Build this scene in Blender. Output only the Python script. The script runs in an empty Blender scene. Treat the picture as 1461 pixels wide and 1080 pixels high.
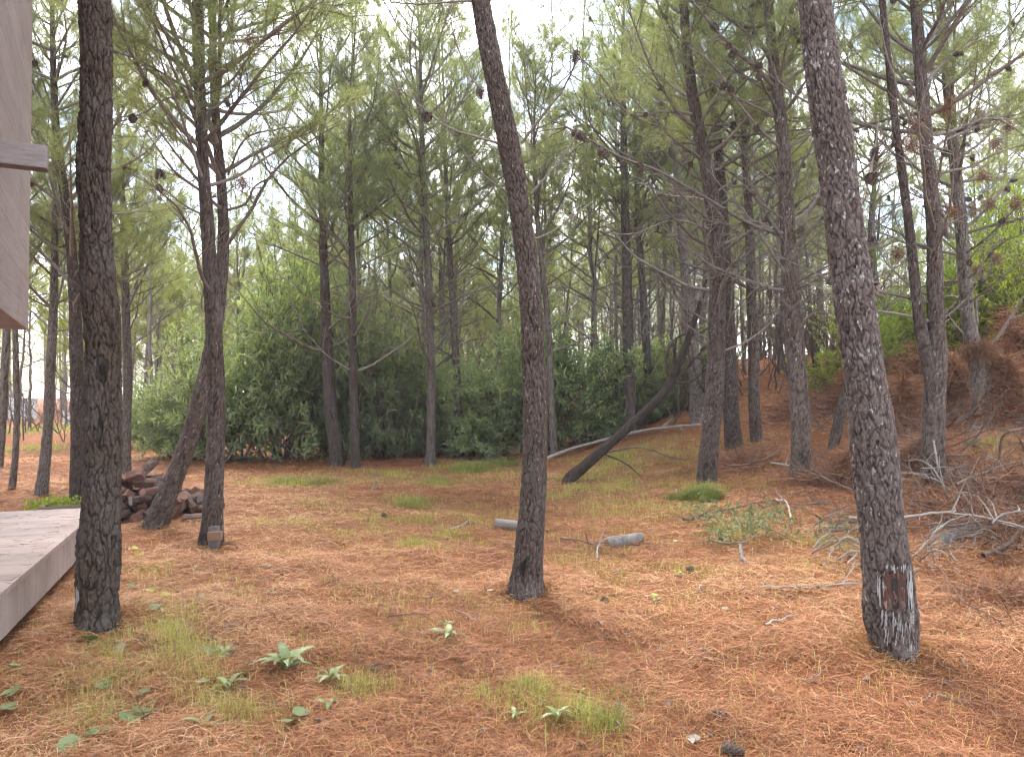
import bpy, math, random
import numpy as np
from mathutils import Vector, Matrix, Euler
S = bpy.context.scene
COL = S.collection
rng = np.random.default_rng(11)
random.seed(11)
PI = math.pi
F = 1100.0
CAMZ = 1.6
PITCH = math.atan(25 / F)
CP, SP = math.cos(PITCH), math.sin(PITCH)

# ------------------------------------------------------------------ camera
cam = bpy.data.objects.new('camera', bpy.data.cameras.new('camera'))
COL.objects.link(cam)
cam.location = (0, 0, CAMZ)
cam.rotation_euler = (PI / 2 + PITCH, 0, 0)
cam.data.sensor_width = 36
cam.data.lens = 36 * F / 1461
cam.data.clip_start = 0.05
cam.data.clip_end = 2000
S.camera = cam

def ray(px, py):
    u = (np.asarray(px, float) - 730.5) / F
    v = (540.0 - np.asarray(py, float)) / F
    return u, CP - v * SP, SP + v * CP

def at(px, py, Y):
    dx, dy, dz = ray(px, py)
    t = Y / dy
    return np.array([dx * t, Y, CAMZ + dz * t])

# ------------------------------------------------------------------ terrain
class Sines:
    def __init__(s, seed, f, n=14):
        r = np.random.default_rng(seed)
        a = r.uniform(0, 2 * PI, n)
        k = f * r.uniform(.6, 1.6, n)
        s.k = np.stack([np.cos(a) * k, np.sin(a) * k])
        s.p = r.uniform(0, 2 * PI, n)
        s.n = n
    def __call__(s, x, y):
        x = np.asarray(x, float)[..., None]; y = np.asarray(y, float)[..., None]
        return np.sin(x * s.k[0] + y * s.k[1] + s.p).sum(-1) / math.sqrt(s.n)
n1, n2, n3 = Sines(1, .9), Sines(2, 3.2), Sines(3, 9.0)
mounds = []          # (x, y, height, radius)
def height(x, y):
    x = np.asarray(x, float); y = np.asarray(y, float)
    xy = np.maximum(0, x) * np.maximum(0, y)
    h = 3.2 * np.tanh(.0035 * xy ** 1.33 / 3.2)
    near = np.clip((40 - y) / 40, 0, 1)
    h = h + (.022 * n1(x, y) + .016 * n2(x, y) + .009 * n3(x, y)) * near
    for mx, my, mh, mr in mounds:
        h = h + mh * np.exp(-((x - mx) ** 2 + (y - my) ** 2) / mr ** 2)
    return h

def hit(px, py):
    dx, dy, dz = ray(px, py)
    t = 1.2
    while t < 200:
        z = CAMZ + dz * t
        if z < float(height(dx * t, dy * t)):
            a, b = t * .97 - .02, t
            for _ in range(18):
                m = (a + b) / 2
                if CAMZ + dz * m < float(height(dx * m, dy * m)): b = m
                else: a = m
            return np.array([dx * b, dy * b, CAMZ + dz * b])
        t = t * 1.012 + .01
    return np.array([dx * 60, dy * 60, 0.0])

for px, py, mh, mr in [(752, 850, .07, .55), (1275, 935, .05, .5), (140, 890, .06, .45)]:
    p = hit(px, py); mounds.append((p[0], p[1], mh, mr))

# ------------------------------------------------------------------ mesh builder
class Geo:
    def __init__(s):
        s.V = []; s.C = []; s.n = 0; s.F = {4: [], 3: []}; s.M = {4: [], 3: []}; s.R = {4: [], 3: []}
    def add(s, V, Fc, mat=0, rnd=0.0, crack=None):
        V = np.asarray(V, np.float32).reshape(-1, 3); Fc = np.asarray(Fc, np.int64)
        if len(Fc) == 0: return
        k = Fc.shape[1]
        s.V.append(V); s.C.append(np.zeros(len(V), np.float32) if crack is None else np.asarray(crack, np.float32))
        s.F[k].append(Fc + s.n); s.M[k].append(np.full(len(Fc), mat, np.int32))
        s.R[k].append(np.full(len(Fc), rnd, np.float32) if np.isscalar(rnd) else np.asarray(rnd, np.float32))
        s.n += len(V)
    def extend(s, g, M=None):
        off = s.n
        for V, C in zip(g.V, g.C):
            if M is not None:
                V = V @ M[:3, :3].T.astype(np.float32) + M[:3, 3].astype(np.float32)
            s.V.append(V); s.C.append(C); s.n += len(V)
        for k in (4, 3):
            s.F[k] += [f + off for f in g.F[k]]; s.M[k] += g.M[k]; s.R[k] += g.R[k]
    def mesh(s, name, mats, smooth=True):
        me = bpy.data.meshes.new(name)
        V = np.concatenate(s.V); C = np.concatenate(s.C)
        loops = []; starts = []; mi = []; rn = []; pos = 0
        for k in (4, 3):
            if s.F[k]:
                f = np.concatenate(s.F[k]); loops.append(f.ravel())
                starts.append(pos + np.arange(len(f)) * k); pos += f.size
                mi.append(np.concatenate(s.M[k])); rn.append(np.concatenate(s.R[k]))
        L = np.concatenate(loops).astype(np.int32); st = np.concatenate(starts).astype(np.int32)
        me.vertices.add(len(V)); me.vertices.foreach_set('co', V.ravel())
        me.loops.add(len(L)); me.loops.foreach_set('vertex_index', L)
        me.polygons.add(len(st)); me.polygons.foreach_set('loop_start', st)
        me.polygons.foreach_set('material_index', np.concatenate(mi))
        me.polygons.foreach_set('use_smooth', np.full(len(st), smooth))
        a = me.attributes.new('rnd', 'FLOAT', 'FACE'); a.data.foreach_set('value', np.concatenate(rn))
        a = me.attributes.new('crack', 'FLOAT', 'POINT'); a.data.foreach_set('value', C)
        for m in (mats if isinstance(mats, (list, tuple)) else [mats]): me.materials.append(m)
        me.update(calc_edges=True)
        return me
    def obj(s, name, mats, parent=None, smooth=True):
        return link(name, s.mesh(name, mats, smooth), parent)

def link(name, data, parent=None):
    o = bpy.data.objects.new(name, data); COL.objects.link(o)
    if parent is not None: o.parent = parent
    return o

def tag(o, label=None, cat=None, group=None, kind=None):
    if label: o['label'] = label
    if cat: o['category'] = cat
    if group: o['group'] = group
    if kind: o['kind'] = kind
    return o

def empty(name, loc, label=None, cat=None, group=None):
    o = link(name, None); o.empty_display_size = .1
    o.location = tuple(float(v) for v in loc)
    return tag(o, label, cat, group)

def catmull(P, n):
    P = np.asarray(P, float)
    Q = np.vstack([2 * P[0] - P[1], P, 2 * P[-1] - P[-2]])
    seg = np.linalg.norm(np.diff(P[:, :3], axis=0), axis=1); cum = np.concatenate([[0], np.cumsum(seg)])
    s = np.linspace(0, cum[-1], n) if np.isscalar(n) else np.asarray(n) * cum[-1]
    i = np.clip(np.searchsorted(cum, s, side='right') - 1, 0, len(P) - 2)
    t = ((s - cum[i]) / np.maximum(seg[i], 1e-9))[:, None]
    a, b, c, d = Q[i], Q[i + 1], Q[i + 2], Q[i + 3]
    return .5 * (2 * b + (c - a) * t + (2 * a - 5 * b + 4 * c - d) * t * t + (3 * b - a - 3 * c + d) * t ** 3)

def frames(P):
    T = np.gradient(P, axis=0); T /= np.linalg.norm(T, axis=1)[:, None] + 1e-12
    up = np.array([0, 1., 0]) if abs(T[0, 1]) < .9 else np.array([1., 0, 0])
    N = np.empty_like(T); n = np.cross(T[0], up); n /= np.linalg.norm(n); N[0] = n
    for k in range(1, len(P)):
        n = n - T[k] * n.dot(T[k]); n /= np.linalg.norm(n) + 1e-12; N[k] = n
    return T, N, np.cross(T, N)

def tube(g, P, R, sides=6, mat=0, rnd=0.0, disp=None, close=True):
    P = np.asarray(P, float); R = np.asarray(R, float)
    if close:
        P = np.vstack([P, P[-1] + (P[-1] - P[-2]) * .02]); R = np.append(R, R[-1] * .05)
    T, N, B = frames(P)
    th = np.arange(sides) / sides * 2 * PI
    rr = np.repeat(R[:, None], sides, 1); crack = np.zeros_like(rr)
    if disp is not None:
        d, crack = disp(th, P, R); rr = rr + d
    V = P[:, None] + rr[..., None] * (np.cos(th)[None, :, None] * N[:, None] + np.sin(th)[None, :, None] * B[:, None])
    i = np.arange(len(P) - 1)[:, None] * sides; j = np.arange(sides)[None]; j2 = (j + 1) % sides
    Fc = np.stack([i + j, i + j2, i + sides + j2, i + sides + j], -1).reshape(-1, 4)
    g.add(V.reshape(-1, 3), Fc, mat, rnd, crack.ravel())

def box(g, c, ax, ay, az, mat=0, rnd=0.0):
    c, ax, ay, az = (np.asarray(v, float) for v in (c, ax, ay, az))
    V = [c + sx * ax + sy * ay + sz * az for sz in (-1, 1) for sy in (-1, 1) for sx in (-1, 1)]
    if np.dot(np.cross(ax, ay), az) < 0:
        Fc = [(0, 1, 3, 2), (4, 6, 7, 5), (0, 4, 5, 1), (2, 3, 7, 6), (0, 2, 6, 4), (1, 5, 7, 3)]
    else:
        Fc = [(0, 2, 3, 1), (4, 5, 7, 6), (0, 1, 5, 4), (2, 6, 7, 3), (0, 4, 6, 2), (1, 3, 7, 5)]
    g.add(V, Fc, mat, rnd)

def unit(v): return v / (np.linalg.norm(v, axis=-1, keepdims=True) + 1e-12)

def needles(g, P, D, L, W, rnd):
    """one slim triangle per needle"""
    side = unit(np.cross(D, unit(rng.normal(size=D.shape)))) * (np.asarray(W) / 2).reshape(-1, 1)
    V = np.stack([P - side, P + side, P + D * np.asarray(L).reshape(-1, 1)], 1)
    n = len(P)
    g.add(V.reshape(-1, 3), np.arange(n * 3).reshape(n, 3), 0, rnd)

def leaves(g, P, D, Nn, L, W, rnd, mat=0, fold=.25):
    """lance-shaped leaves: six-point blades folded along the midrib"""
    S_ = unit(np.cross(D, Nn)); U = unit(np.cross(S_, D))
    L = np.asarray(L).reshape(-1, 1); W = np.asarray(W).reshape(-1, 1)
    a = P; b = P + D * L * .35 + S_ * W * .5 + U * W * fold; b2 = P + D * L * .35 - S_ * W * .5 + U * W * fold
    c = P + D * L * .7 + S_ * W * .36 + U * (W * fold - L * .03); c2 = P + D * L * .7 - S_ * W * .36 + U * (W * fold - L * .03)
    m = P + D * L * .5; t = P + D * L - U * L * .08
    V = np.stack([a, b, c, t, c2, b2, m], 1); n = len(P)
    o = np.arange(n)[:, None] * 7
    Fc = np.concatenate([o + np.array([[0, 1, 2, 6]]), o + np.array([[6, 2, 3, 3]])[:, :4]], 0)
    q = np.concatenate([o + np.array([[0, 1, 2, 6]]), o + np.array([[0, 6, 4, 5]])], 0)
    t3 = np.concatenate([o + np.array([[6, 2, 3]]), o + np.array([[6, 3, 4]])], 0)
    r2 = np.concatenate([rnd, rnd])
    base = g.n
    g.add(V.reshape(-1, 3), q, mat, r2)
    g.F[3].append(t3 + base); g.M[3].append(np.full(len(t3), mat, np.int32)); g.R[3].append(np.asarray(r2, np.float32))

# ------------------------------------------------------------------ materials
def newmat(name):
    m = bpy.data.materials.new(name); m.use_nodes = True
    nt = m.node_tree; nt.nodes.clear()
    out = nt.nodes.new('ShaderNodeOutputMaterial')
    return m, nt, out
class NT:
    def __init__(s, nt): s.nt = nt
    def n(s, typ, **kw):
        nd = s.nt.nodes.new(typ)
        for k, v in kw.items():
            if k.startswith('i_'):
                key = k[2:].replace('_', ' ')
                nd.inputs[key].default_value = v
            else: setattr(nd, k, v)
        return nd
    def l(s, a, b): s.nt.links.new(a, b)
    def ramp(s, fac, stops, interp='LINEAR'):
        r = s.nt.nodes.new('ShaderNodeValToRGB'); r.color_ramp.interpolation = interp
        e = r.color_ramp.elements
        while len(e) < len(stops): e.new(.5)
        for k, (p, c) in enumerate(stops):
            e[k].position = p; e[k].color = (*c, 1) if len(c) == 3 else c
        s.l(fac, r.inputs[0]); return r.outputs[0]
    def mix(s, fac, a, b, typ='MIX'):
        m = s.nt.nodes.new('ShaderNodeMix'); m.data_type = 'RGBA'; m.blend_type = typ
        for inp, v in ((m.inputs[0], fac), (m.inputs[6], a), (m.inputs[7], b)):
            if isinstance(v, bpy.types.NodeSocket): s.l(v, inp)
            elif isinstance(v, (int, float)): inp.default_value = v
            else: inp.default_value = (*v, 1)
        return m.outputs[2]
    def math(s, op, a, b=0.0, clamp=False):
        m = s.nt.nodes.new('ShaderNodeMath'); m.operation = op; m.use_clamp = clamp
        for inp, v in ((m.inputs[0], a), (m.inputs[1], b)):
            if isinstance(v, bpy.types.NodeSocket): s.l(v, inp)
            else: inp.default_value = v
        return m.outputs[0]
    def noise(s, vec, scale, detail=3, rough=.55, dist=0.0):
        t = s.nt.nodes.new('ShaderNodeTexNoise'); t.inputs['Scale'].default_value = scale
        t.inputs['Detail'].default_value = detail; t.inputs['Roughness'].default_value = rough
        t.inputs['Distortion'].default_value = dist
        if vec is not None: s.l(vec, t.inputs['Vector'])
        return t.outputs[0]
    def obj(s): return s.n('ShaderNodeTexCoord').outputs['Object']
    def mapping(s, vec, scale, rot=(0, 0, 0)):
        m = s.n('ShaderNodeMapping'); m.inputs['Scale'].default_value = scale; m.inputs['Rotation'].default_value = rot
        s.l(vec, m.inputs[0]); return m.outputs[0]
    def attr(s, name):
        a = s.n('ShaderNodeAttribute', attribute_name=name); return a.outputs['Fac']
    def bump(s, h, strength, dist):
        b = s.n('ShaderNodeBump'); b.inputs['Strength'].default_value = strength; b.inputs['Distance'].default_value = dist
        s.l(h, b.inputs['Height']); return b.outputs[0]
    def principled(s, out, col, rough=.8, normal=None, spec=.3):
        p = s.n('ShaderNodeBsdfPrincipled')
        if isinstance(col, bpy.types.NodeSocket): s.l(col, p.inputs['Base Color'])
        else: p.inputs['Base Color'].default_value = (*col, 1)
        if isinstance(rough, bpy.types.NodeSocket): s.l(rough, p.inputs['Roughness'])
        else: p.inputs['Roughness'].default_value = rough
        p.inputs['Specular IOR Level'].default_value = spec
        if normal is not None: s.l(normal, p.inputs['Normal'])
        if out is not None: s.l(p.outputs[0], out.inputs[0])
        return p.outputs[0]

def mat_bark(name, c1, c2, crackc, lichen=.5, grey=(.2, .18, .17)):
    m, nt, out = newmat(name); T = NT(nt)
    o = T.obj(); st = T.mapping(o, (1, 1, .35))
    n = T.noise(st, 24, 4, .6); nb = T.noise(o, 3.5, 3)
    col = T.mix(n, c1, c2)
    col = T.mix(T.ramp(nb, [(.42, (0, 0, 0)), (.7, (.55, .55, .55))]), col, grey)
    fl = T.noise(st, 75, 3, .7)
    col = T.mix(T.ramp(fl, [(.5, (0, 0, 0)), (.75, (.5, .5, .5))]), col, tuple(min(1, v * 1.9) for v in c2))
    cr = T.attr('crack')
    col = T.mix(T.math('MULTIPLY', cr, .95), col, crackc)
    # pale lichen flecks sitting on the plates
    spv = T.noise(T.mapping(o, (1, 1, .55)), 42, 2, .5)
    spm = T.noise(o, 2.2, 2)
    thr = T.math('ADD', spv, T.math('MULTIPLY', T.math('SUBTRACT', spm, .5), .35))
    lich = T.ramp(thr, [(.70 - .06 * lichen, (0, 0, 0)), (.73 - .06 * lichen, (1, 1, 1))])
    lich = T.math('MULTIPLY', lich, T.math('SUBTRACT', 1.0, cr), True)
    col = T.mix(T.math('MULTIPLY', lich, .75 if lichen > 0 else 0), col, (.36, .35, .33))
    oi = T.n('ShaderNodeObjectInfo')
    hs = T.n('ShaderNodeHueSaturation'); T.l(col, hs.inputs['Color'])
    T.l(T.math('ADD', .8, T.math('MULTIPLY', oi.outputs['Random'], .45)), hs.inputs['Value'])
    nrm = T.bump(T.math('ADD', T.noise(st, 90, 4, .65), T.math('MULTIPLY', n, .8)), .8, .012)
    T.principled(out, hs.outputs[0], .92, nrm, .15)
    return m

def mat_leaf(name, stops, transl=.35, rough=.6, spec=.3, vary=.3, tcol=None):
    m, nt, out = newmat(name); T = NT(nt)
    col = T.ramp(T.attr('rnd'), stops)
    oi = T.n('ShaderNodeObjectInfo')
    hs = T.n('ShaderNodeHueSaturation'); T.l(col, hs.inputs['Color'])
    T.l(T.math('ADD', 1 - vary / 2, T.math('MULTIPLY', oi.outputs['Random'], vary)), hs.inputs['Value'])
    T.l(T.math('ADD', .488, T.math('MULTIPLY', oi.outputs['Random'], .024)), hs.inputs['Hue'])
    col = hs.outputs[0]
    p = T.principled(None, col, rough, None, spec)
    t = T.n('ShaderNodeBsdfTranslucent')
    tc = T.mix(1.0, col, (1.5, 1.5, .75) if tcol is None else tcol, 'MULTIPLY'); T.l(tc, t.inputs[0])
    mx = T.n('ShaderNodeMixShader'); mx.inputs[0].default_value = transl
    T.l(p, mx.inputs[1]); T.l(t.outputs[0], mx.inputs[2]); T.l(mx.outputs[0], out.inputs[0])
    return m

def mat_wood(name, c1, c2, scale=(6, 6, 60), rough=.85, bump=.4, dist=.004):
    m, nt, out = newmat(name); T = NT(nt)
    o = T.obj(); n = T.noise(T.mapping(o, scale), 1, 5, .6); b = T.noise(o, 5, 3)
    col = T.mix(T.ramp(n, [(.3, (0, 0, 0)), (.7, (1, 1, 1))]), c1, c2)
    col = T.mix(T.math('MULTIPLY', b, .35), col, tuple(v * .55 for v in c1))
    oi = T.n('ShaderNodeObjectInfo'); hs = T.n('ShaderNodeHueSaturation'); T.l(col, hs.inputs['Color'])
    T.l(T.math('ADD', .75, T.math('MULTIPLY', oi.outputs['Random'], .5)), hs.inputs['Value'])
    T.principled(out, hs.outputs[0], rough, T.bump(n, bump, dist), .2)
    return m

MB_dark = mat_bark('bark_dark', (.050, .035, .026), (.108, .078, .059), (.010, .008, .007), .0, (.13, .12, .115))
MB_red = mat_bark('bark_red_brown', (.060, .043, .034), (.122, .090, .073), (.013, .008, .007), .3, (.16, .135, .12))
MB_purple = mat_bark('bark_purple_brown', (.068, .052, .044), (.138, .108, .092), (.015, .010, .009), .65, (.15, .125, .118))
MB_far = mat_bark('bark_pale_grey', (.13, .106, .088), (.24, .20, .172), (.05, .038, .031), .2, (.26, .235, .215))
MB_grey = mat_bark('bark_grey_brown', (.088, .069, .056), (.172, .140, .117), (.026, .019, .016), .3, (.20, .175, .16))
M_twig = mat_wood('twig_wood', (.11, .09, .075), (.23, .195, .165))
M_grey = mat_wood('bleached_wood', (.20, .175, .15), (.36, .32, .28))
M_brown = mat_wood('dead_wood', (.10, .066, .05), (.21, .145, .11))
M_cut = mat_wood('cut_wood', (.36, .20, .13), (.50, .31, .21))
M_log_bark = mat_wood('log_bark', (.055, .034, .028), (.15, .098, .078), (30, 30, 8), .9, .8, .01)
M_cone = mat_wood('cone_scales', (.085, .065, .055), (.19, .145, .115))
M_needle = mat_leaf('pine_needles', [(0, (.135, .155, .090)), (.5, (.215, .240, .142)), (.85, (.29, .31, .17)), (1, (.30, .26, .17))], .58)
M_needle_far = mat_leaf('far_pine_needles', [(0, (.145, .162, .100)), (.5, (.235, .258, .158)), (.85, (.31, .33, .18)), (1, (.32, .28, .18))], .6)
M_needle_yel = mat_leaf('yellow_green_needles', [(0, (.12, .14, .03)), (.5, (.20, .22, .045)), (1, (.30, .30, .07))], .5)
M_acacia = mat_leaf('wattle_leaves', [(0, (.110, .155, .072)), (.5, (.215, .275, .135)), (.85, (.36, .40, .23)), (1, (.42, .42, .18))], .45, .36, .6)
M_shrub = mat_leaf('light_shrub_leaves', [(0, (.13, .19, .03)), (.5, (.22, .29, .045)), (1, (.34, .38, .08))], .5, .5, .4)
M_grass = mat_leaf('grass_blades', [(0, (.17, .20, .045)), (.45, (.29, .29, .075)), (.8, (.42, .37, .14)), (1, (.50, .42, .22))], .4, .7, .2)
M_straw = mat_leaf('pine_straw', [(0, (.085, .029, .012)), (.3, (.22, .079, .032)), (.62, (.375, .148, .062)), (.86, (.48, .235, .115)), (1, (.60, .39, .23))], .1, .6, .3, 0.0)
M_hang = mat_leaf('dead_needles', [(0, (.075, .035, .024)), (.5, (.17, .078, .046)), (1, (.29, .16, .10))], .15, .7, .2)
M_weed = mat_leaf('weed_leaves', [(0, (.10, .13, .045)), (.5, (.15, .185, .070)), (1, (.23, .26, .115))], .2, .5, .4)
M_pale = mat_leaf('pale_dry_leaf', [(0, (.19, .17, .125)), (1, (.34, .31, .25))], .15, .6, .3)
M_weed_yel = mat_leaf('yellow_leaf', [(0, (.32, .34, .05)), (1, (.45, .42, .08))], .3, .5, .3)

def mat_ground():
    m, nt, out = newmat('forest_floor'); T = NT(nt)
    o = T.obj()
    nA = T.noise(o, 1.1, 4); nB = T.noise(o, 60, 5, .7); nC = T.noise(o, 7, 4, .6)
    w = T.noise(T.mapping(o, (30, 140, 30), (0, 0, .6)), 1, 3, .6); w2 = T.noise(T.mapping(o, (140, 30, 30), (0, 0, -.3)), 1, 3, .6)
    fib = T.math('MAXIMUM', w, w2)
    col = T.ramp(fib, [(.3, (.10, .036, .016)), (.55, (.24, .090, .038)), (.75, (.36, .15, .07))])
    col = T.mix(T.ramp(nC, [(.35, (0, 0, 0)), (.7, (.6, .6, .6))]), col, (.20, .088, .046))
    col = T.mix(T.ramp(nA, [(.4, (0, 0, 0)), (.75, (.5, .5, .5))]), col, (.30, .155, .085))
    g = T.attr('crack')
    gg = T.math('MULTIPLY', g, T.ramp(nC, [(.2, (.3, .3, .3)), (.6, (1, 1, 1))]), True)
    col = T.mix(T.math('MULTIPLY', gg, .55), col, T.mix(nB, (.10, .105, .035), (.25, .21, .09)))
    T.principled(out, col, .95, T.bump(T.math('ADD', fib, nB), .9, .02), .1)
    return m
M_ground = mat_ground()

def mat_board(name, c1, c2, streak, plank, axis_u, axis_v, seam=.004):
    """weathered boards: axis_u runs along the boards, planks stack along axis_v"""
    m, nt, out = newmat(name); T = NT(nt)
    o = T.obj()
    def dot(v):
        d = T.n('ShaderNodeVectorMath', operation='DOT_PRODUCT'); T.l(o, d.inputs[0]); d.inputs[1].default_value = v
        return d.outputs['Value']
    u, v = dot(axis_u), dot(axis_v)
    q = T.math('DIVIDE', v, plank); idx = T.math('FLOOR', q); fr = T.math('FRACT', q)
    cb = T.n('ShaderNodeCombineXYZ'); T.l(T.math('MULTIPLY', u, 1.6), cb.inputs[0]); T.l(T.math('MULTIPLY', v, 34), cb.inputs[1]); T.l(idx, cb.inputs[2])
    gr = T.noise(cb.outputs[0], 1, 5, .6)
    wn = T.n('ShaderNodeTexWhiteNoise', noise_dimensions='1D'); T.l(idx, wn.inputs['W'])
    col = T.mix(T.ramp(gr, [(.3, (0, 0, 0)), (.7, (1, 1, 1))]), c1, c2)
    col = T.mix(T.math('MULTIPLY', wn.outputs['Value'], .35), col, tuple(x * .72 for x in c1))
    st = T.noise(o, 2.2, 4, .65)
    col = T.mix(T.ramp(st, [(.5, (0, 0, 0)), (.75, (streak,) * 3)]), col, tuple(x * .45 for x in c1))
    s = T.math('LESS_THAN', fr, seam / plank)
    col = T.mix(T.math('MULTIPLY', s, .8), col, tuple(x * .22 for x in c1))
    T.principled(out, col, .8, T.bump(T.math('SUBTRACT', gr, s), .35, .004), .25)
    return m

# ------------------------------------------------------------------ world and sun
SUN = unit(np.array([-.22, .62, .80]))
w = bpy.data.worlds.new('World'); S.world = w; w.use_nodes = True
nt = w.node_tree; nt.nodes.clear(); T = NT(nt)
sky = T.n('ShaderNodeTexSky', sky_type='NISHITA'); sky.sun_disc = False
sky.sun_elevation = math.asin(SUN[2]); sky.sun_rotation = math.atan2(SUN[0], SUN[1])
sky.air_density = 1.0; sky.dust_density = 1.5; sky.ozone_density = 1.5
tc = T.n('ShaderNodeTexCoord').outputs['Generated']
cl = T.noise(T.mapping(tc, (1, 1, 1.8)), 3.4, 7, .58, .4)
cf = T.ramp(cl, [(.46, (0, 0, 0)), (.60, (1, 1, 1))])
colr = T.mix(cf, sky.outputs[0], (12, 12, 12.3))
bg = T.n('ShaderNodeBackground'); T.l(colr, bg.inputs[0]); bg.inputs[1].default_value = .10
ow = T.n('ShaderNodeOutputWorld'); T.l(bg.outputs[0], ow.inputs[0])
sl = bpy.data.lights.new('sun', 'SUN'); sl.energy = 1.4; sl.angle = math.radians(18.0); sl.color = (1, .94, .84)
so = link('sun', sl); so.location = (0, 0, 30); so.rotation_euler = Vector(SUN).to_track_quat('Z', 'Y').to_euler()
S.view_settings.view_transform = 'Standard'; S.view_settings.look = 'None'
S.view_settings.exposure = 2.38; S.view_settings.gamma = 1.0
S.cycles.max_bounces = 4; S.cycles.diffuse_bounces = 2; S.cycles.transmission_bounces = 2; S.cycles.glossy_bounces = 1; S.cycles.transparent_max_bounces = 4
S.cycles.use_adaptive_sampling = True; S.cycles.adaptive_threshold = .03; S.cycles.use_denoising = True; S.cycles.denoising_prefilter = 'FAST'; S.cycles.pixel_filter_type = 'BLACKMAN_HARRIS'; S.cycles.filter_width = 1.2
S.cycles.sample_clamp_indirect = 6

# ------------------------------------------------------------------ ground
# grass patches: (px, py, half width px, half height px, strength)
GRASS = [(240, 900, 120, 60, 1.0), (120, 1000, 150, 80, .8), (300, 1010, 150, 60, .7), (60, 1050, 120, 40, .7), (480, 985, 70, 40, .7), (600, 775, 90, 26, 1.0),
         (540, 800, 60, 14, .9), (660, 740, 110, 16, .8), (590, 715, 40, 12, 1.0), (420, 690, 60, 9, 1.0), (560, 680, 150, 10, .9), (680, 668, 70, 10, 1.2),
         (640, 690, 60, 8, .9), (860, 690, 120, 26, .9), (900, 655, 110, 14, 1.1), (1000, 702, 45, 14, 1.4), (760, 975, 60, 30, .9), (870, 1025, 35, 20, 1.0),
         (430, 738, 40, 10, .8), (960, 720, 90, 30, .6), (1090, 690, 60, 16, .5), (1210, 770, 40, 20, .7), (70, 612, 90, 8, 1.6), (60, 640, 70, 8, .9),
         (270, 700, 60, 8, .3), (720, 1000, 140, 40, .5), (200, 830, 60, 20, .5), (1445, 640, 40, 12, .9), (1020, 640, 60, 10, .7), (930, 800, 160, 60, .3), (640, 860, 200, 60, .22), (560, 740, 140, 40, .55), (800, 1010, 200, 40, .45), (330, 930, 130, 60, .7), (230, 960, 260, 90, .55), (880, 720, 160, 40, .55), (1060, 760, 120, 40, .4)]
GB = []
for px, py, hw, hh, st in GRASS:
    c = hit(px, py); d = c[1]
    GB.append((c[0], c[1], hw * d / F, max(.25, min(8, hh * d * d / (F * 1.5))), st))
def grass_mask(x, y):
    x = np.asarray(x, float); y = np.asarray(y, float); g = np.zeros_like(x)
    x, y = x + .28 * n1(x * 1.9, y * 1.9) + .12 * n2(x, y), y + .35 * n1(y * 1.7 + 5, x * 1.7) + .14 * n2(y, x + 3)
    for cx, cy, rx, ry, st in GB:
        g = np.maximum(g, st * np.exp(-(((x - cx) / rx) ** 2 + ((y - cy) / ry) ** 2) * 1.2))
    return g
def make_ground():
    u = np.linspace(-1, 1, 301); v = np.linspace(0, 1, 360)
    X = np.sign(u) * (np.abs(u) * 6 + np.abs(u) ** 5 * 394); Y = -8 + v * 26 + v ** 6 * 480
    x, y = np.meshgrid(X, Y); z = height(x, y)
    V = np.stack([x, y, z], -1).reshape(-1, 3); nx = len(X)
    i = (np.arange(len(Y) - 1)[:, None] * nx + np.arange(nx - 1)[None]).ravel()
    g = Geo(); g.add(V, np.stack([i, i + 1, i + nx + 1, i + nx], -1), 0, 0.0, np.clip(grass_mask(x, y), 0, 1).ravel())
    return tag(g.obj('ground', M_ground), kind='structure')
make_ground()

def sample_floor(n, d0, d1, margin=1.6):
    d = np.exp(rng.uniform(math.log(d0), math.log(d1), n))
    x = rng.uniform(-1, 1, n) * (.74 * d + margin)
    return x, d

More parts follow.
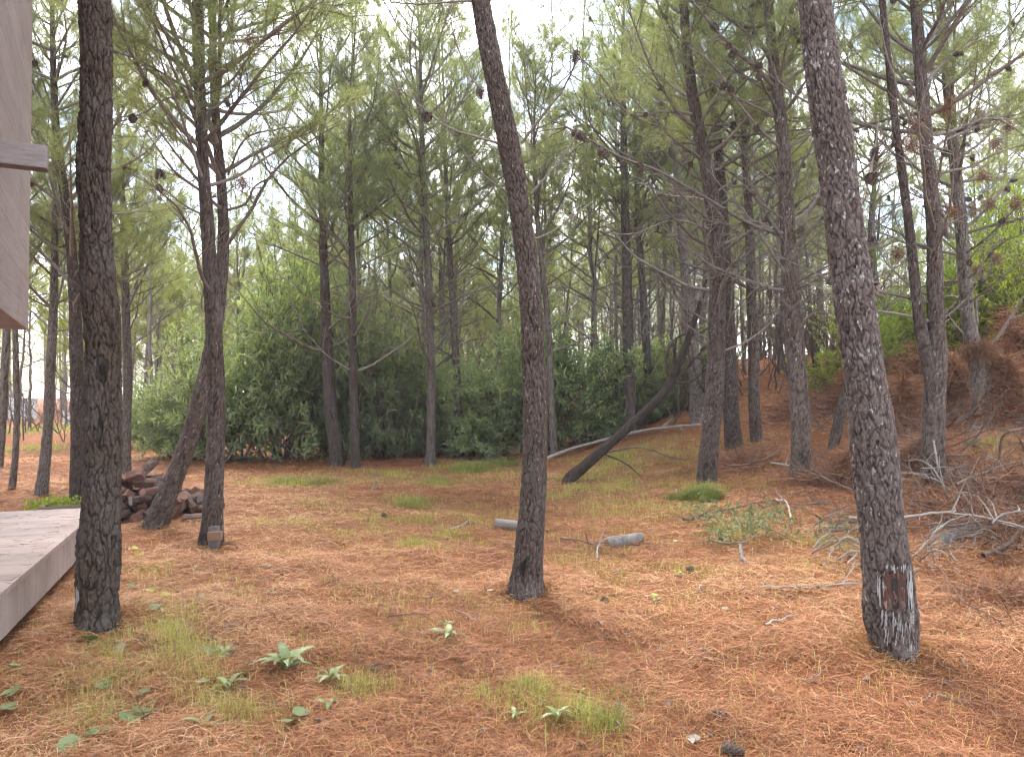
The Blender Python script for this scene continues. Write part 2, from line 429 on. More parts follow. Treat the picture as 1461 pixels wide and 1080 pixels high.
def make_straw(n):
    x, y = sample_floor(n, 1.9, 24)
    gm = grass_mask(x, y)
    keep = rng.random(n) > np.clip(gm, 0, 1) * .45
    # wind-drifted clumps: thin here, thick there
    dens = np.clip(.68 + .45 * n2(x * 1.3, y * 1.3) + .25 * n3(x, y), .42, 1)
    keep &= rng.random(n) < dens
    x, y = x[keep], y[keep]; n = len(x)
    pair = rng.random(n) < .0
    a = rng.uniform(0, 2 * PI, n) + .8 * n1(x * 2, y * 2)
    L = rng.uniform(.08, .17, n); W = np.clip(.0011 + .0003 * y, .0017, .0065)
    z0 = height(x, y) + .001 + .042 * rng.random(n) ** 1.6 * dens[keep] + .012 * (dens[keep] - .5)
    tilt = rng.normal(0, .16, n); bend = rng.normal(0, .13, n); arch = rng.uniform(-.01, .022, n)
    D = np.stack([np.cos(a) * np.cos(tilt), np.sin(a) * np.cos(tilt), np.sin(tilt)], -1)
    Sd = np.stack([-np.sin(a), np.cos(a), rng.normal(0, .5, n)], -1); Sd = unit(Sd)
    P = np.stack([x, y, z0], -1)
    Lc = L[:, None]
    lat = np.stack([-np.sin(a), np.cos(a), np.zeros(n)], -1) * (bend * L)[:, None]
    p0 = P - D * Lc / 2 + lat * .5; p1 = P + np.stack([0 * x, 0 * x, arch], -1) - lat * .5; p2 = P + D * Lc / 2 + lat * .5
    # stay above the floor
    for p in (p0, p1, p2): p[:, 2] = np.maximum(p[:, 2], height(p[:, 0], p[:, 1]) + .002)
    w_ = Sd * (W / 2)[:, None]
    V = np.stack([p0 - w_, p0 + w_, p1 - w_, p1 + w_, p2 - w_ * .4, p2 + w_ * .4], 1)
    o = np.arange(n)[:, None] * 6
    Fc = np.stack([o + np.array([[0, 1, 3, 2]]), o + np.array([[2, 3, 5, 4]])], 1).reshape(-1, 4)
    sun_patch = np.exp(-((x + 3.0) / 1.5) ** 2 - ((y - 8.6) / 1.7) ** 2)      # sunlit patch by the firewood, painted in as paler needles
    r = np.clip(rng.beta(1.7, 1.7, n) + .15 * n1(x, y) + .10 * n2(x * .6, y * .6) + .2 * sun_patch, 0, 1)
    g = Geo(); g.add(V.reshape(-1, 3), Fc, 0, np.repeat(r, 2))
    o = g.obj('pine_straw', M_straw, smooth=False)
    tag(o, 'fallen orange brown pine needles carpeting the forest floor', 'pine straw', kind='stuff')
make_straw(700000)
def base_heaps():
    g = Geo()
    for px, py, w_, n in [(751, 848, 51, 2600), (1275, 935, 76, 3000), (139, 898, 70, 2600), (301, 780, 42, 1200), (224, 752, 50, 1200), (1008, 691, 31, 800), (1140, 691, 31, 900), (1332, 694, 34, 1000), (614, 667, 15, 300), (1047, 641, 27, 600)]:
        c = hit(px, py); r0 = w_ / 2 * c[1] / F; a = rng.uniform(0, 2 * PI, n); q = r0 * .85 + np.abs(rng.normal(0, .16, n)); x = c[0] + np.cos(a) * q; y = c[1] + r0 * .6 + np.sin(a) * q
        z = height(x, y) + .002 + (.075 * np.exp(-(q - r0 * .85) / .09) + .012) * rng.random(n)
        b = a + PI / 2 + rng.normal(0, .7, n); D = unit(np.stack([np.cos(b), np.sin(b), rng.normal(0, .25, n)], -1))
        needles(g, np.stack([x, y, z], -1) - D * .06, D, rng.uniform(.09, .17, n), np.clip(.0016 + .00034 * y, .003, .007), np.clip(rng.normal(.5, .25, n), 0, 1))
    tag(g.obj('needle_heap', M_straw, smooth=False), 'pine needles drifted against the trunk feet', 'pine straw', kind='stuff')
base_heaps()

def bark_flakes():
    n = 1500; x, y = sample_floor(n, 2.2, 16); z = height(x, y) + rng.uniform(.012, .035, n)
    a = rng.uniform(0, 2 * PI, n); L = rng.uniform(.008, .03, n); W = L * rng.uniform(.4, .8, n); tl = rng.normal(0, .3, n)
    D = np.stack([np.cos(a), np.sin(a), tl], -1); S_ = np.stack([-np.sin(a), np.cos(a), rng.normal(0, .3, n)], -1); P = np.stack([x, y, z], -1); up = np.array([0, 0, .003])
    j = lambda: rng.uniform(.6, 1.2, (n, 1)); L = L[:, None]; W = W[:, None]
    q = [P - D * L * j(), P - S_ * W * j(), P + D * L * j(), P + S_ * W * j()]
    V = np.stack(q + [p - up for p in q], 1).reshape(-1, 3); o = np.arange(n)[:, None] * 8; g = Geo()
    for f in ((0, 1, 2, 3), (0, 4, 5, 1), (1, 5, 6, 2), (2, 6, 7, 3), (3, 7, 4, 0)): g.add(V, o + np.array([f])) if not g.V else (g.F[4].append(o + np.array([f])), g.M[4].append(np.zeros(n, np.int32)), g.R[4].append(np.zeros(n, np.float32)))
    tag(g.obj('bark_litter', M_cone, None, False), 'dark bark flakes and cone crumbs scattered over the needles', 'bark litter', kind='stuff')
bark_flakes()
def blades(g, P, a, lean, L, W, rnd):
    n = len(P); hd = np.stack([np.cos(a), np.sin(a), np.zeros(n)], -1); sd = np.stack([-np.sin(a), np.cos(a), np.zeros(n)], -1) * (W / 2)[:, None]
    z = np.array([0, 0, 1.]); L = L[:, None]; ln = lean[:, None]
    p1 = P + z * L * .5 + hd * L * .16 * ln; p2 = P + z * L * (1 - .35 * ln) + hd * L * .75 * ln
    V = np.stack([P - sd, P + sd, p1 - sd * .8, p1 + sd * .8, p2], 1); o = np.arange(n)[:, None] * 5
    base = g.n
    g.add(V.reshape(-1, 3), o + np.array([[0, 1, 3, 2]]), 0, rnd)
    g.F[3].append(o + np.array([[2, 3, 4]]) + base); g.M[3].append(np.zeros(n, np.int32)); g.R[3].append(np.asarray(rnd, np.float32))

def make_grass():
    g = Geo(); x, y = sample_floor(900000, 2.0, 60)
    gm = grass_mask(x, y)
    pat = np.clip(.5 + .7 * n3(x * .8, y * .8) + .4 * n2(x, y), 0, 1.3)
    keep = rng.random(len(x)) < np.clip(gm, 0, 1.3) * pat ** 1.3 * .95
    x, y, gm = x[keep], y[keep], gm[keep]; n = len(x)
    L = rng.uniform(.05, .17, n) * (.6 + .6 * gm) * np.clip(.75 + y * .02, .8, 1.5); W = np.clip(.0009 + .0003 * y, .0015, .009)
    P = np.stack([x, y, height(x, y) - .003], -1)
    r = np.clip(rng.normal(.45, .22, n) + .1 * n1(x, y), 0, 1)
    blades(g, P, rng.uniform(0, 2 * PI, n), rng.uniform(.3, 1.5, n), L, W, r)
    # stray yellow blades between the needles
    x, y = sample_floor(9000, 2.0, 20); n = len(x)
    blades(g, np.stack([x, y, height(x, y)], -1), rng.uniform(0, 2 * PI, n), rng.uniform(.5, 1.3, n), rng.uniform(.05, .14, n), np.clip(.0015 + .0003 * y, .002, .006), rng.uniform(.4, 1, n))
    tag(g.obj('grass', M_grass, smooth=False), 'thin yellow green grass sprouting through the pine needles', 'grass', kind='stuff')
make_grass()

# ------------------------------------------------------------------ bark relief
def vnoise(tab, U, V, pu):
    iu, iv = np.floor(U), np.floor(V); fu, fv = U - iu, V - iv; fu = fu * fu * (3 - 2 * fu); fv = fv * fv * (3 - 2 * fv)
    iu = iu.astype(int); iv = iv.astype(int)
    g = lambda a, b: tab[(a % pu) % 256, b % 1024]
    return (g(iu, iv) * (1 - fu) + g(iu + 1, iv) * fu) * (1 - fv) + (g(iu, iv + 1) * (1 - fu) + g(iu + 1, iv + 1) * fu) * fv - .5
def bark_disp(seed, cu=.045, cv=.12, depth=.010, lump=.012):
    r = np.random.default_rng(seed); tabs = r.random((6, 256, 1024)); ph = r.uniform(0, 6.28, 8)
    def f(th, P, R):
        s = np.concatenate([[0], np.cumsum(np.linalg.norm(np.diff(P, axis=0), axis=1))])
        Rm = max(float(np.mean(R[:max(2, len(R) // 2)])), .02)
        nu = max(5, int(round(2 * PI * Rm / cu)))
        A = np.repeat(th[None] / (2 * PI), len(s), 0); Z = np.repeat(s[:, None], len(th), 1)
        def vn(k, per, zs): return vnoise(tabs[k], A * per, Z / zs, per)
        out = 0; ck = 0
        for o_, (m, amp, asp) in enumerate(((1, 1.0, 1.0), (2, .5, .7))):
            NU = nu * m; cz = cv / m * asp
            U = A * NU + 1.1 * vn(3, NU, cz * .8) + .5 * vn(4, NU * 2, cz * .35) + .35 * np.sin(Z * 5 / m + ph[0] + 2 * PI * A)
            Vv = Z / cz + 1.0 * vn(5, NU, cz) + .5 * vn(3, NU * 3, cz * .3)
            iu, iv = np.floor(U), np.floor(Vv); f1 = np.full(U.shape, 9.); f2 = f1.copy(); pid = np.zeros(U.shape)
            for a in (-1, 0, 1):
                for b in (-1, 0, 1):
                    cu_, cv_ = iu + a, iv + b
                    ku = (cu_.astype(int) % NU) % 256; kv = cv_.astype(int) % 1024
                    d = np.hypot(cu_ + tabs[0][ku, kv] - U, cv_ + tabs[1][ku, kv] - Vv)
                    pid = np.where(d < f1, tabs[2][ku, kv], pid)
                    f2 = np.where(d < f1, f1, np.minimum(f2, d)); f1 = np.minimum(d, f1)
            e = np.exp(-((f2 - f1) / .13) ** 1.3)
            out = out - amp * depth * e + amp * depth * .7 * (pid - .5) * (1 - e); ck = np.maximum(ck, e * (1 if o_ == 0 else .6))
        fine = vn(4, nu * 3, cv * .22) + .6 * vn(5, nu * 6, cv * .1)
        out = out + depth * .55 * fine; ck = np.clip(ck + .35 * np.maximum(0, -fine), 0, 1)
        lum = lump * (np.sin(s[:, None] * 3.1 + ph[4] + th[None]) + .7 * np.sin(s[:, None] * 6.7 + ph[5] - 2 * th[None]) + .5 * np.sin(3 * th[None] + s[:, None] * 1.3 + ph[6]))
        sc = np.minimum(1, R[:, None] / (Rm * .8))
        return (out + lum) * sc, ck
    return f

# ------------------------------------------------------------------ branches
def rot_about(v, axis, ang):
    axis = unit(axis); return v * math.cos(ang) + np.cross(axis, v) * math.sin(ang) + axis * np.dot(axis, v) * (1 - math.cos(ang))

def twig_curve(p, d, L, n, up, wob):
    P = [p]; d = unit(d); st = L / (n - 1)
    for _ in range(n - 1):
        d = unit(d + np.array([0, 0, up]) * st + rng.normal(0, wob, 3) * math.sqrt(st)); P.append(P[-1] + d * st)
    return np.array(P)

def tuft(acc, p, d, k, L, spread=.75):
    D = unit(d[None] + rng.normal(0, spread, (k, 3)))
    off = rng.uniform(-.08, .02, (k, 1)) * d[None]
    acc[0].append(p[None] + off); acc[1].append(D); acc[2].append(np.full(k, L) * rng.uniform(.7, 1.15, k)); acc[3].append(np.clip(rng.normal(.42, .2, k) + rng.normal(0, .12), 0, 1))

def gen_branch(live, L, seed, kn=20, nw=.0034, twn=9, dense=1.0, nl=.16, sides=5, curly=.35):
    """a limb growing along +X from the origin: (wood, needles, cone spots)"""
    global rng
    keep = rng; rng = np.random.default_rng(seed)
    wood = Geo(); acc = ([], [], [], []); cones = []
    P = twig_curve(np.zeros(3), np.array([1, 0, rng.uniform(-.05, .35)]), L, 12, rng.uniform(.0, .3) if live else rng.uniform(-.1, .35), .13 if live else .2)
    r0 = .011 + .007 * L
    tube(wood, P, np.linspace(r0, .004, len(P)), sides + 1)
    if live:
        for q in (-1, -2): tuft(acc, P[q], unit(P[-1] - P[-3]), kn, nl)
    nt_ = int(twn * (1 if live else 1.1))
    for k in range(nt_):
        t = rng.uniform(.22 if live else .12, .97); i = min(int(t * 11), 10); p = P[i] + (P[i + 1] - P[i]) * (t * 11 - i)
        tg = unit(P[i + 1] - P[i]); sgn = 1 if k % 2 else -1
        d = rot_about(tg, np.array([0, 0, 1.]), sgn * rng.uniform(.5, 1.15)); d = unit(d + np.array([0, 0, rng.normal(.1, .3)]))
        l = L * (.16 + .36 * (1 - t) * rng.uniform(.6, 1.2)) * rng.uniform(.7, 1.1)
        Q = twig_curve(p, d, l, 7, rng.uniform(.1, .9) if live else rng.uniform(-.6, 1.2), .25 if live else curly + .15)
        tube(wood, Q, np.linspace(.0065, .0028, 7), 4)
        if rng.random() < .22: cones.append((p, d))
        subs = [Q]
        for _ in range(rng.integers(1, 4)):
            j = rng.integers(1, 6); dd = rot_about(unit(Q[j + 1] - Q[j]), np.array([0, 0, 1.]), rng.choice([-1, 1]) * rng.uniform(.5, 1.1)); dd = unit(dd + np.array([0, 0, rng.normal(.1, .3)]))
            q = twig_curve(Q[j], dd, l * rng.uniform(.3, .6), 5, rng.uniform(-.2, .9), .3 if live else curly + .2)
            tube(wood, q, np.linspace(.0042, .0022, 5), 3); subs.append(q)
        if live:
            for q in subs:
                for j in range(max(1, int(len(q) * .55)), len(q)):
                    if rng.random() < dense: tuft(acc, q[j], unit(q[j] - q[j - 1]), kn if j == len(q) - 1 else int(kn * .7), nl)
    nd = None
    if live:
        nd = Geo(); A = [np.concatenate(a) for a in acc]
        A[1] = unit(A[1] + np.array([0, 0, -.12])[None])
        needles(nd, A[0], A[1], A[2], np.full(len(A[0]), nw), A[3])
    rng = keep
    return wood, nd, cones

LIVE = []; DEAD = []
for k in range(8):
    L = 1.7 + .12 * k
    wd, nd, cn = gen_branch(True, L, 100 + k, kn=24, twn=12, nl=.18, nw=.0036)
    LIVE.append((wd.mesh('live_branch_wood', M_twig), nd.mesh('needle_spray', M_needle, False), cn))
for k in range(8):
    wd, _, cn = gen_branch(False, 1.5 + .14 * k, 200 + k, twn=7)
    DEAD.append((wd.mesh('bare_branch_wood', M_twig), None, cn))

def cone_mesh():
    g = Geo(); L = .11; n = 13
    tt = np.linspace(0, 1, 9); P = np.stack([0 * tt, 0 * tt, -tt * L], -1); R = .012 + .017 * np.sin(np.clip(tt * 1.05 + .12, 0, 1) * PI) ** .8
    tube(g, P, R * .8, 8)
    for k in range(84):
        t = (k + .5) / 84; a = k * 2.39996; r = .014 + .020 * math.sin(min(1, t * 1.02 + .1) * PI) ** .8
        c = np.array([math.cos(a) * r, math.sin(a) * r, -t * L]); o = np.array([math.cos(a), math.sin(a), -.25]); s = np.array([-math.sin(a), math.cos(a), 0]); up = np.array([0, 0, 1.])
        w_ = .0085 * (1 - .4 * t); V = [c - o * .008 - s * w_ * .6 + up * .003, c - o * .008 + s * w_ * .6 + up * .003, c + o * .008 + s * w_, c + o * .012 - up * .005, c + o * .008 - s * w_]
        g.add(V, [(0, 1, 2, 3)], 0, 0.0); g.add(V, [(0, 3, 4)], 0, 0.0)
    return g.mesh('pine_cone', M_cone, False)
CONE = cone_mesh()

def add_cone(parent, p, s=1.0):
    c = link('pine_cone', CONE, parent); c.location = tuple(float(v) for v in p)
    c.rotation_euler = (random.uniform(-.9, .9), random.uniform(-.9, .9), random.uniform(0, 6)); c.scale = (s,) * 3
    return c

# ------------------------------------------------------------------ traced pines
class Tree: pass
def pine(name, label, pts, bark, Y=None, top=11.0, fine=0, cat='tree', group=None, depth=None, lump=None, lean_y=0.0, cu=None, cv=.15):
    """pts: (px, py, width px) from the foot up, read off the photograph, carried on to `top` metres"""
    if Y is None: b = hit(pts[0][0], pts[0][1]); Y = b[1]
    rows = []
    for k, (px, py, w_) in enumerate(pts):
        p = at(px, py, Y + lean_y * k); rows.append((*p, w_ / 2 * Y / F))
    rows = np.array(rows); base = rows[0, :3].copy(); base[2] = min(base[2], float(height(base[0], base[1])))
    d = unit(rows[-1, :3] - rows[-2, :3]); d = unit(d + np.array([0, 0, .8])); z = rows[-1, 2]; r = rows[-1, 3]; p = rows[-1, :3]
    ext = []
    if z < top:
        m = 5
        for k in range(1, m + 1):
            p = p + d * (top - z) / m; d = unit(d + np.array([rng.normal(0, .06), rng.normal(0, .06), .25])); ext.append((*p, max(.012, r * (1 - .85 * k / m))))
    foot = (*(base - np.array([0, 0, .22])), rows[0, 3] * 1.12)
    C = np.vstack([[foot], rows, ext] if ext else [[foot], rows])
    n_lo = 260 if fine == 2 else 150 if fine == 1 else 90
    tot = np.linalg.norm(np.diff(C[:, :3], axis=0), axis=1).sum()
    vis = {2: 4.9, 1: 9.0, 0: 14}[fine]; st = {2: .009, 1: .024, 0: .06}[fine]
    s = np.concatenate([np.arange(0, min(vis, tot), st), np.arange(min(vis, tot), tot, .25), [tot]]) / tot
    Q = catmull(C, np.unique(np.clip(s, 0, 1)))
    t = Tree(); t.C = Q; t.base = base; t.Y = Y
    t.root = empty(name, base, label, cat, group)
    g = Geo()
    R = np.maximum(Q[:, 3], .01)
    if fine == 2: R = R * .955 + .035 * np.exp(-np.maximum(Q[:, 2] - base[2], 0) / .09)
    dd = depth or {2: .011, 1: .008, 0: .006}[fine]
    t.C = np.column_stack([Q[:, :3], R])
    Rm = rows[:, 3].mean()
    tube(g, Q[:, :3] - base, R, {2: 190, 1: 52, 0: 20}[fine], disp=bark_disp(hash(name + label) % 9999 if False else len(label) * 31 + int(pts[0][0]), cu=cu or min(.055, max(.03, Rm * .32)), cv=cv, depth=dd, lump=lump if lump is not None else Rm * .035))
    t.trunk = g.obj('trunk', bark, t.root)
    return t

def on_trunk(t, z):
    i = int(np.argmin(np.abs(t.C[:, 2] - z))); return t.C[i, :3], t.C[i, 3]

def put_branch(t, z, az, scale, live, tilt=0.0, cones=1):
    p, r = on_trunk(t, z)
    lib = LIVE if live else DEAD
    wd, nd, cn = lib[random.randrange(len(lib))]
    b = link('branch', wd, t.root)
    b.location = tuple(p - t.base + np.array([math.cos(az), math.sin(az), 0]) * r * .4)
    b.rotation_euler = (random.uniform(-.5, .5), -tilt, az); b.scale = (scale,) * 3
    if nd is not None: link('needle_spray', nd, b)
    random.shuffle(cn)
    for q, d in cn[:cones]: add_cone(b, q, random.uniform(.7, 1.0) / scale)
    return b

def whorls(t, zd, zl, zt, step=.42, per=3, ls=1.0, cones=.35, lowfill=.6):
    """dead whorls from zd, living ones from zl up to zt (heights above the foot)"""
    z = zd + random.uniform(0, .3); b0 = t.base[2]
    while z < zt:
        live = z > zl
        k = per if live else max(1, per - 1)
        a0 = random.uniform(0, 6.28)
        for q in range(k):
            if not live and random.random() > lowfill: continue
            az = a0 + q * 2 * PI / k + random.uniform(-.4, .4)
            fr = (z - zd) / max(.1, zt - zd)
            sc = ls * random.uniform(.7, 1.15) * (1.0 if live else .85) * (1 - .6 * max(0, fr - .45) / .55)
            put_branch(t, b0 + z + random.uniform(-.06, .06), az, sc, live, random.uniform(.0, .45) + .35 * fr, 1 if random.random() < cones else 0)
        z += step * random.uniform(.8, 1.25)

def limb(t, pts, w0, w1, Y=None, dY=0.0, twigs=6, tl=.5, cones=(), mat=None, live=0, name='branch', sides=7):
    """a limb read off the photograph: pixel polyline at the tree's depth, bending dY metres away by its tip"""
    Y = Y or t.Y; n = len(pts)
    P = np.array([at(px, py, Y + dY * k / (n - 1)) for k, (px, py) in enumerate(pts)])
    Q = catmull(P, 8 + 5 * n); g = Geo()
    Q = Q + np.cumsum(rng.normal(0, .004, Q.shape), axis=0) * np.linspace(0, 1, len(Q))[:, None]
    org = Q[0].copy(); Q = Q - org
    tube(g, Q, np.linspace(w0 * .68, w1 * .6, len(Q)) * Y / F / 2, sides)
    for k in range(twigs):
        i = rng.integers(len(Q) // 4, len(Q) - 1); tg = unit(Q[i] - Q[i - 1])
        d = unit(tg * .8 + rng.normal(0, .65, 3))
        q = twig_curve(Q[i], d, tl * rng.uniform(.4, 1.1), 7, rng.uniform(-.3, .8), .5)
        tube(g, q, np.linspace(max(.004, w1 * Y / F * .3), .0025, 7), 4)
        if rng.random() < .7:
            j = rng.integers(2, 6); q2 = twig_curve(q[j], unit(q[j] - q[j - 1] + rng.normal(0, .7, 3)), tl * .4, 5, .3, .6); tube(g, q2, np.linspace(.0035, .002, 5), 3)
    b = g.obj(name, mat or M_twig, t.root); b.location = tuple(org - t.base)
    for f, s in cones:
        i = int(f * (len(Q) - 1)); add_cone(b, Q[i], s)
    return b

# ---- near trunks
T1 = pine('pine_tree', 'thick dark pine trunk standing at the edge of the deck', [(139, 897, 58), (139, 850, 56), (142, 790, 60), (146, 720, 55), (147, 640, 52), (146, 560, 51), (146, 490, 51), (144, 440, 52), (141, 410, 49), (138, 350, 46), (136, 290, 45), (133, 243, 48), (135, 200, 45), (137, 120, 45), (136, 50, 45), (135, -20, 44), (134, -120, 42)], MB_dark, fine=2, depth=.013, cu=.045, cv=.13)
T2 = pine('pine_tree', 'slightly curved brown pine trunk in the middle of the clearing', [(751, 847, 51), (754, 800, 45), (759, 740, 40), (762, 680, 38), (763, 600, 36), (760, 500, 34), (755, 400, 33), (742, 300, 32), (726, 210, 32), (708, 120, 31), (695, 50, 29), (685, -10, 28), (672, -120, 26)], MB_red, fine=2, depth=.009, cu=.036, cv=.10)
T3 = pine('pine_tree', 'thick lichen flecked pine leaning left, with a resin scar near its foot', [(1275, 934, 54), (1271, 880, 73), (1267, 820, 70), (1258, 740, 66), (1249, 660, 66), (1238, 570, 60), (1226, 490, 58), (1214, 400, 57), (1202, 300, 55), (1189, 200, 54), (1174, 100, 53), (1161, 0, 48), (1148, -110, 45)], MB_purple, fine=2, depth=.010, cu=.042, cv=.085)
T4 = pine('pine_tree', 'straight slim pine with a wooden garden light at its foot', [(301, 780, 37.8), (303, 745, 30.6), (306, 690, 26.1), (308, 620, 25.2), (308, 550, 24.3), (306, 480, 23.4), (301, 400, 21.6), (296, 330, 18.9), (290, 240, 17.1), (286, 150, 16.2), (283, 60, 16.2), (281, -20, 15.3), (279, -120, 13.5)], MB_red, fine=1, top=10)
T5 = pine('pine_tree', 'pine leaning over the firewood heap and crossing behind the slim straight trunk', [(222, 754, 37.0), (236, 714, 29.0), (254, 668, 25.5), (270, 625, 24.6), (284, 575, 23.8), (296, 525, 22.0), (308, 460, 20.2), (316, 390, 17.6), (319, 330, 15.8), (316, 260, 14.1), (309, 190, 13.2), (305, 110, 11.4), (303, 20, 10.6), (301, -60, 8.8)], MB_red, fine=1, top=11)
T6 = pine('pine_tree', 'curved pine standing just behind the far deck edge', [(113, 716, 26), (112, 660, 21), (111, 590, 19), (109, 500, 18), (106, 420, 16), (101, 350, 14), (94, 290, 13), (87, 240, 12), (80, 180, 10), (77, 120, 9), (75, 50, 7)], MB_red, Y=11.6, fine=1, top=10)
T7 = pine('pine_tree', 'slender pale pine on the needles behind the deck', [(59, 707, 19), (64, 660, 15), (69, 600, 13), (72, 530, 13), (75, 460, 12), (78, 380, 10), (78, 280, 8), (77, 200, 7), (76, 130, 5)], MB_grey, fine=1, top=9)
T8 = pine('pine_tree', 'thin crooked pine stem beyond the deck under the house corner', [(17, 698, 10), (22, 650, 9), (24, 590, 8), (23, 530, 8), (22, 470, 8), (20, 400, 7)], MB_grey, fine=0, top=8)
T9 = pine('pine_tree', 'leaning pine stem at the picture edge below the house corner', [(-2, 668, 13), (2, 610, 12), (6, 540, 11), (9, 480, 10), (12, 380, 9)], MB_grey, fine=0, top=9)
T10 = pine('pine_tree', 'slim grey pine behind the firewood heap', [(179, 676, 16), (180, 630, 13), (182, 540, 12), (180, 450, 11), (177, 340, 9), (174, 260, 7), (170, 190, 5)], MB_grey, fine=1, top=9)
T11 = pine('pine_tree', 'dark slim pine standing against the left bush front', [(480, 640, 21), (474, 600, 19), (469, 550, 18), (466, 480, 16), (463, 400, 13), (461, 330, 11), (459, 240, 9), (458, 160, 6)], MB_dark, Y=17.6, fine=1, top=12)
T12 = pine('pine_tree', 'thin dark pine beside the bush with bare twigs', [(507, 668, 15), (506, 620, 13), (504, 540, 12), (503, 450, 11), (502, 360, 9), (500, 280, 7), (499, 190, 5)], MB_dark, fine=1, top=11)
T13 = pine('pine_tree', 'straight pale grey pine in front of the central thicket', [(614, 666, 17), (615, 620, 13), (615, 540, 12), (613, 440, 11), (609, 350, 10), (605, 270, 9), (602, 190, 7), (600, 110, 5)], MB_grey, fine=1, top=12)
T14 = pine('pine_tree', 'thin pine half hidden in the thicket leaning left', [(657, 640, 13), (652, 540, 11), (646, 440, 10), (640, 330, 8), (636, 250, 6)], MB_grey, Y=20, fine=0, top=11)
T15 = pine('pine_tree', 'slender pale pine close behind the middle trunk', [(790, 645, 11), (786, 560, 10), (783, 480, 9), (776, 400, 8), (768, 330, 7)], MB_grey, Y=18, fine=0, top=10)
T16 = pine('pine_tree', 'straight brown pine between the thicket and the leaning dead trunk', [(899, 618, 20), (898, 560, 17), (896, 470, 15), (894, 380, 14), (892, 300, 12), (890, 220, 10), (889, 140, 8)], MB_grey, Y=18.5, fine=1, top=12)
T17 = pine('pine_tree', 'slim pine leaning left behind the dead leaning trunk', [(932, 600, 13), (925, 540, 12), (918, 430, 11), (912, 330, 10), (908, 250, 8)], MB_grey, Y=20, fine=0, top=11)
T18 = pine('pine_tree', 'stout grey pine beyond the crown of the dead leaning trunk', [(995, 598, 22), (992, 540, 19), (986, 470, 17), (979, 400, 15), (972, 330, 13), (966, 250, 10)], MB_grey, Y=17.5, fine=1, top=11)
T19 = pine('pine_tree', 'dark pine with a green grass tuft at its foot', [(1008, 690, 31), (1012, 640, 27), (1019, 560, 26), (1023, 470, 25), (1023, 380, 24), (1019, 310, 23), (1010, 250, 20), (1000, 200, 18), (990, 150, 17), (982, 90, 15), (977, 30, 13), (973, -40, 12)], MB_red, fine=1, top=11)
T20 = pine('pine_tree', 'red brown pine just behind the dark grass tufted one', [(1047, 640, 27), (1043, 590, 23), (1040, 510, 21), (1037, 420, 19), (1033, 330, 16), (1027, 240, 14), (1019, 150, 12), (1013, 60, 10)], MB_red, fine=1, top=12)
T21 = pine('pine_tree', 'slim red brown pine on the slope between two thicker trunks', [(1079, 628, 18), (1076, 570, 16), (1074, 480, 15), (1071, 380, 14), (1068, 290, 12), (1062, 210, 10)], MB_red, fine=1, top=11)
T22 = pine('pine_tree', 'dark pine carrying long bare boughs hung with cones', [(1140, 690, 31), (1142, 640, 28), (1140, 560, 26), (1133, 470, 25), (1128, 390, 23), (1123, 310, 21), (1118, 220, 19), (1110, 140, 17), (1101, 60, 15), (1095, 0, 14), (1088, -80, 12)], MB_red, fine=1, top=11)
T23 = pine('pine_tree', 'short slanting young pine against the lichen flecked trunk', [(1189, 640, 15), (1197, 600, 15), (1207, 560, 14), (1218, 510, 12), (1230, 460, 9)], MB_red, fine=1, top=4.5)
T24 = pine('pine_tree', 'thin crooked pine just past the lichen flecked trunk', [(1270, 515, 13), (1260, 455, 11), (1248, 395, 10), (1243, 325, 9), (1247, 270, 7), (1250, 200, 5)], MB_grey, fine=0, top=10)
T25 = pine('pine_tree', 'twin stemmed pine rising from the brushwood on the slope', [(1332, 694, 34), (1331, 640, 31), (1333, 570, 30), (1336, 500, 27), (1335, 420, 22), (1332, 320, 21), (1325, 240, 19), (1318, 160, 18), (1311, 70, 17), (1306, 0, 15), (1300, -80, 13)], MB_red, fine=1, top=11)
T26 = pine('pine_tree', 'pine with a clump of needles caught in its fork', [(1404, 600, 33), (1402, 560, 31), (1396, 515, 28), (1385, 478, 20), (1379, 430, 18), (1374, 360, 17), (1367, 280, 16), (1360, 200, 15), (1352, 120, 14), (1345, 50, 12), (1340, -20, 11)], MB_grey, fine=1, top=11)
# second stem of the twin pine
Y = T25.Y
Cc = np.array([(*at(px, py, Y - .05), w_ / 2 * Y / F) for px, py, w_ in [(1330, 575, 17), (1325, 530, 17), (1316, 480, 17), (1308, 420, 15), (1300, 350, 13), (1292, 285, 12), (1283, 215, 11), (1272, 130, 10), (1263, 50, 9), (1255, -40, 8)]])
Q = catmull(Cc, 220); g = Geo(); tube(g, Q[:, :3] - T25.base, Q[:, 3], 32, disp=bark_disp(77, .03, .13, .007, .004)); g.obj('stem', MB_red, T25.root)

# crowns of the near trunks (above the frame, they shade the clearing)
for t, z0, zt in ((T1, 4.6, 11), (T2, 4.9, 11), (T3, 4.9, 11)):
    whorls(t, z0, z0 + .6, zt - .3, 1.1, 3, 1.0, .2)
whorls(T4, 2.6, 3.7, 9.6, .36, 3, 1.0, .35); whorls(T5, 3.4, 3.9, 10.5, .42, 3, 1.25, .3)
whorls(T6, 2.3, 3.3, 9.5, .38, 3, 1.0, .3); whorls(T7, 2.0, 3.0, 8.6, .4, 4, .9, .3)
whorls(T8, 2.6, 3.4, 7.5, .45, 4, .8, .2); whorls(T9, 3.0, 3.6, 8.5, .45, 3, .9, .2)
whorls(T10, 2.2, 3.2, 8.5, .38, 4, .95, .3)
whorls(T11, 2.4, 4.2, 11.5, .46, 3, 1.3, .3); whorls(T12, 2.0, 4.4, 10.8, .46, 3, 1.15, .3, .8); whorls(T13, 2.2, 4.4, 11.8, .46, 3, 1.4, .3, .8)
